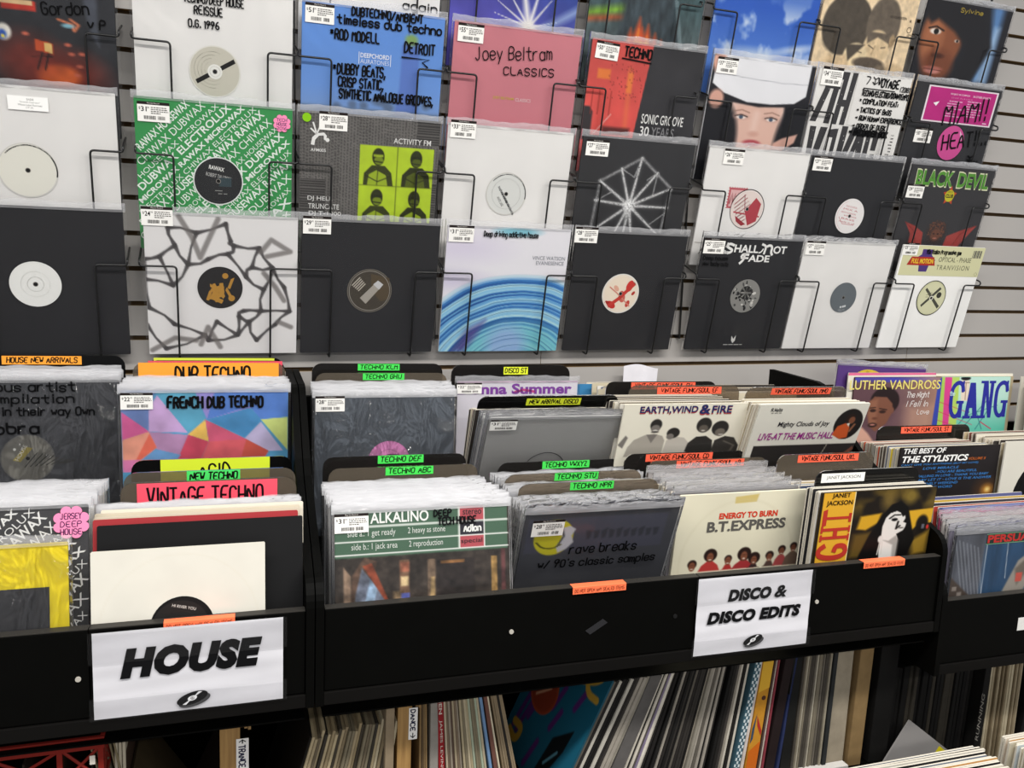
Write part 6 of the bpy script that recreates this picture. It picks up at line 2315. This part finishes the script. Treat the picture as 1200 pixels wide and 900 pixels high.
wood_divider(.0165, .033, .313, 'wooden shelf divider with a white label reading TRANCE', 'TRANCE', -1)
spine(.083, .004, '#15120f', 'black record leaning right at the left end of the leaning row by the DANCE divider', h=.258, v=.071, lean=15.5)
spines(.0885, .272, 26, 15, 8, OLD, 'old record with a worn spine leaning right, left of the DANCE divider', 'leaning records left of the DANCE divider', h=.262, v=.070, dv=.012, tk=.80, dh=.012)
spine(.2905, .016, '#8d7d66', 'tan cardboard sheet standing between the leaning records and the DANCE divider', h=.314, d=.28, v=.06, jack='cardboard')
wood_divider(.3185, .026, .314, 'wooden shelf divider with a white label reading DANCE', 'DANCE', 1)
spines(.3535, .372, 4, -1, -2, ['#8d7450', '#5b4a36', '#7d6848'], 'brown record spine right beside the DANCE divider', 'brown spines beside the DANCE divider', h=.314)
spine(.3815, .016, '#8f8a83', 'thick bundle of records in cloudy plastic, left of the red spine', h=.314, lean=-1)
o = spine(.4015, .0125, '#8d1f24', 'red boxed record spine with silver lettering, under the long bin', h=.314, lean=-3)
a = Art(.20, .0095, 0, .0001)
a.type('CARMEN', .04, .2, .40, .85, '#c9bfb4', bold=.02).type('JAMES LEVINE', .46, .2, .98, .85, '#c9bfb4')
o2 = a.mb.build('spine_lettering', o)
o2.matrix_local = Matrix.Translation((-.0045, -.0006, .235)) @ Matrix.Rotation(R(90), 4, 'Y')
MIX = ['#7a6a58', '#a89a80', '#5c4a40', '#3a3532', '#b8ac94', '#8a3a34', '#6a5f78', '#94897a', '#c4b99e']
spines(.413, .450, 7, -4, -6, MIX, 'slim record spine in the cluster right of the red boxed spine', 'slim spines right of the red boxed spine', h=.314)
spines(.452, .505, 9, -6, -9, ['#c8bea4', '#a99d80', '#b5a98e', '#7d745f', '#a5b09a', '#dcd3bc'], 'cream record spine in the middle cluster under the long bin', 'cream spines under the long bin', h=.314)
spine(.514, .006, '#6f8fb4', 'pale blue record spine leaning left under the long bin', h=.314, lean=-10)
spine(.5235, .008, '#6d4a40', 'brown record spine next to the pale blue spine', h=.314, lean=-10)
spine(.533, .004, '#d0c5ac', 'cream record spine next to the brown one and the black ones', h=.314, lean=-11)
spines(.540, .572, 6, -11, -13, ['#1d1b1a', '#2b2724', '#8a7a62', '#191817'], 'dark record spine leaning against the blue picture cover', 'dark spines left of the blue cover', h=.316)
# the blue picture record shows its left face, because the whole fan leans to the right
S_ = Sleeve('blue picture record with an orange oval and yellow letters, leaning on the lower shelf', at_bin(.6125, .235, BASE + .001, 24, -90), h=.305, color='#1a4c5e', wrap=None)
p = Paint(120, '#1d617a')
for (x, y, l) in ((.42, .25, .2), (.55, .3, .18), (.62, .45, .15), (.30, .5, .2), (.15, .55, .3), (.8, .2, .15), (.5, .75, .2), (.22, .6, .25)):
    p.line([(x, y), (x - .03, y + l * .6), (x - .05, y + l)], .05, '#5c2a72', .02)
p.ell(.30, .45, .21, .17, '#a8482c', .01).ell(.30, .45, .19, .15, '#8d3a26', .02).line([(.22, .53), (.38, .40)], .02, '#d8a080', .01)
p.line(chaikin([(.50, .05), (.52, .13), (.60, .16), (.64, .07), (.58, .03)], 2), .05, '#c49a3a', .01).line(chaikin([(.70, .16), (.84, .10), (.92, .02), (.80, .0), (.72, .08), (.80, .2), (.94, .18)], 2), .05, '#c49a3a', .01)
p.line(chaikin([(.10, .82), (.25, .80), (.22, .92), (.08, .90)], 2), .06, '#c49a3a', .01)
p.poly([(.60, .95), (.66, .62), (.86, .45), (.84, .62), (.72, .92)], '#12181c', .01).line([(.68, .8), (.78, .66)], .02, '#5f98ac', .008)
S_.paint(p)
WBK = ['#a9a398', '#232120', '#8f897d', '#171615', '#9c958a', '#5f5a52', '#2b2826', '#b9b4a9', '#1c1b1a', '#33302d']
spines(.619, .712, 11, 24, 22, WBK, 'white-edged record leaning right in the fan beside the blue picture record', 'fan of records right of the blue picture', h=.30, dv=.004)
spine(.731, .026, '#5d5a58', 'wide grey record box leaning right in the fan under the long bin', h=.295, lean=21, d=.30, jack='record box')
spines(.748, .798, 8, 20, 17, ['#2a2826', '#c9c2b4', '#55504c', '#d6d0c4', '#7a6f86'], 'record leaning right, right beside the wide grey record box', 'leaning records beside the grey box', h=.302, dv=.004)
spines(.802, .958, 22, 16, 9, WBK + ['#1c1b1a', '#9a9284', '#2b2a2a', '#201e1d'], 'record leaning right in the black and white cluster under the DISCO sign', 'black and white spines under the DISCO sign', h=.305, dv=.008)
# things on the white tray
mb = MB()
mb.box(-.155, .150, 0, .30, 0, .013, paper('#d2cfca', .6, .06), .0015)
o = mb.build('cardboard_tray', None, at_bin(1.175, .066, BASE))
tag(o, 'low white cardboard tray with records standing on it, under the DISCO EDITS sign', 'tray')
TB = BASE + .0135
spines(.968, 1.022, 7, 9, 7, ['#23211f', '#3a3633', '#191817', '#8f887c', '#c9c2b4'], 'dark record spine just left of the teal chequered one', 'dark spines left of the chequered record', h=.302)
o = spine(1.0365, .016, '#3f5f6c', 'record spine with teal and white chequers on the white tray', h=.295, lean=8, z=TB, v=.078)
a = Art(.0145, .29, 0, .0001)
for j in range(40):
    for i in range(3):
        if (i + j) % 2:
            a.rect(.03 + i * .32, j / 40, .33 + i * .32, (j + .9) / 40, '#c9d4d6')
            a.k -= 1
o2 = a.mb.build('spine_print', o)
o2.matrix_local = Matrix.Translation((0, -.0006, .002))
spine(1.0535, .008, '#cfc4bc', 'pale record spine between the chequered and the yellow one', h=.298, lean=6, z=TB)
o = spine(1.0765, .027, '#c58a2c', 'thick yellow and orange record box on the white tray', h=.298, lean=5, z=TB, jack='record box')
a = Art(.0255, .29, 0, .0001)
a.poly([(0, .05), (1, .0), (1, .30), (0, .34)], '#d9a93a').disc(.62, .38, .20, '#54362c').poly([(.3, .52), (.95, .64), (.95, .68), (.45, .60)], '#a8322c').poly([(0, .62), (.25, .5), (.2, .7), (0, .74)], '#3a4a5c').poly([(0, .8), (1, .72), (1, 1), (0, 1)], '#c4641f')
o2 = a.mb.build('spine_print', o)
o2.matrix_local = Matrix.Translation((0, -.0006, .003))
spines(1.096, 1.112, 3, 5, 4, ['#8a3a44', '#c9c2b4', '#5b4a44'], 'slim record spine right beside the yellow and orange box', 'slim spines beside the yellow box', h=.298, z=TB)
spine(1.126, .022, '#241a1a', 'wide very dark brown record box on the white tray', h=.298, lean=6, z=TB, jack='record box')
spine(1.1475, .006, '#2a3358', 'navy record spine leaning right on the white tray', h=.29, lean=5, z=TB)
spine(1.166, .024, '#191918', 'wide black record box right of the navy spine on the white tray', h=.292, lean=2, z=TB, jack='record box')
spines(1.182, 1.262, 14, 2, 1, ['#9a9280', '#6a645a', '#aaa392', '#4b463f', '#8f666a', '#7d7565', '#b3ac9a'], 'pale record spine in the upright row on the white tray', 'pale spines on the white tray', h=.296, z=TB)
spine(1.270, .010, '#2b2d2e', 'dark record spine at the end of the pale row on the white tray', h=.292, lean=1, z=TB)
spine(1.3015, .046, '#9d927f', 'thick bundle of pale papers beside the brown cardboard', h=.29, lean=0, z=TB, v=.085, jack='record box')
o = spine(1.352, .036, '#8a714c', 'thick brown cardboard record box at the right end of the lower shelf', h=.314, lean=1, jack='record box')
# right end, in the dark
spine(1.4165, .050, '#141312', 'wide black board standing right of the brown cardboard box', h=.314, lean=1, jack='board')
RB = SHELF_Z - .103 + .0004
S_ = Sleeve('white record cover with a yellow mark, tipped in the dark under the right bin', at_bin(1.452, .055, RB + .020, 4, 0, 37), h=.165, w=.165, color='#8f8c8a', wrap=None)
a = S_.art()
a.poly([(.70, .03), (.95, .03), (.95, .28), (.70, .28)], '#d8c81e').line([(.72, .2), (.80, .1), (.86, .2), (.94, .1)], .05, '#141414')
a.build('cover_print', S_.root)
spines(1.448, 1.690, 22, 1, 2, ['#161514', '#1f1d1c', '#121111', '#141312', '#191817', '#3a362f'], 'black record spine in the dark under the left part of the right bin', 'black spines under the right bin', h=.314, z=RB, v=.10)
o = spine(1.708, .020, '#171615', 'black record box with grey slanted lettering under the right bin', h=.314, lean=2, z=RB, jack='record box')
a = Art(.13, .012, 0, .0001)
a.type('RUNNING', .03, .1, .97, .9, '#8f8b84', shear=.3)
o2 = a.mb.build('spine_lettering', o)
o2.matrix_local = Matrix.Translation((0, -.0006, .17)) @ Matrix.Rotation(R(-90), 4, 'Y')
spines(1.724, 1.820, 17, 0, 0, ['#a89a80', '#8d7f66', '#c0b498', '#7a6c54', '#b7ab8e'], 'cream record spine in the upright row under the right bin', 'cream spines under the right bin', h=.314, z=RB, v=.075, d=.30)
spines(1.83, 2.0, 14, 6, 4, ['#161514', '#1d1b1a', '#8f8878', '#131212', '#22201e'], 'black record spine at the right edge of the lower shelf', 'black spines at the right edge', h=.314, z=RB, v=.075)

# ================================================================== RECORDS IN THE BOXES STANDING ON THE FLOOR IN FRONT


def floor_box(u0, u1, v0, v1, zt, label):
    root = empty('record_box', at_bin((u0 + u1) / 2, (v0 + v1) / 2, -.905))
    tag(root, label, 'record box', 'black boxes on the floor')
    w, d, h = u1 - u0, v1 - v0, zt + .905
    t = .012
    for name, b in (('side_board', (-w / 2, -w / 2 + t, -d / 2, d / 2)), ('side_board', (w / 2 - t, w / 2, -d / 2, d / 2)), ('front_board', (-w / 2 + t, w / 2 - t, -d / 2, -d / 2 + t)), ('back_board', (-w / 2 + t, w / 2 - t, d / 2 - t, d / 2))):
        mb = MB()
        mb.box(b[0], b[1], b[2], b[3], 0, h, BLK)
        mb.build(name, root)
    mb = MB()
    mb.box(-w / 2 + t, w / 2 - t, -d / 2 + t, d / 2 - t, h - .16, h - .15, BLK)
    mb.build('tier_floor', root)


floor_box(1.125, 1.478, -.60, -.105, -.53, 'black box of records on the floor, cut off by the bottom edge')
floor_box(1.484, 1.84, -.66, -.105, -.51, 'black box of records on the floor at the bottom right corner')
FG = ['#d8cfb8', '#2b2a2c', '#c9bda0', '#e9e4d6', '#7f8a9a', '#1c1c1e', '#d9a868', '#c4ccd0', '#efe9dc']
stack(17, 1.300, -.255, -.135, -.352, -.352, -3, -3, 'record standing in the black floor box at the bottom edge', 'records in the floor box at the bottom edge', pal=FG, wrap=None, du=.006, dz=.003)
stack(17, 1.662, -.265, -.150, -.330, -.330, -3, -3, 'record standing in the floor box at the bottom right corner', 'records in the corner floor box', pal=FG, wrap=None, du=.006, dz=.003)

# ================================================================== THE REMAINING PACKED RECORDS, AS ONE MASS
if PACKED:
    mb = MB()
    for me, m in PACKED:
        mats = list(me.materials)
        for pmi in range(len(mats)):
            fs = [tuple(q.vertices) for q in me.polygons if q.material_index == pmi]
            used = sorted({v for f in fs for v in f})
            ix = {v: i for i, v in enumerate(used)}
            mb.add([(m @ me.vertices[v].co)[:] for v in used], [tuple(ix[v] for v in f) for f in fs], mats[pmi])
    o = mb.build('packed_records')
    tag(o, 'thin records packed in behind the others, in the bins and on the lower shelf', 'records')
    o['kind'] = 'stuff'
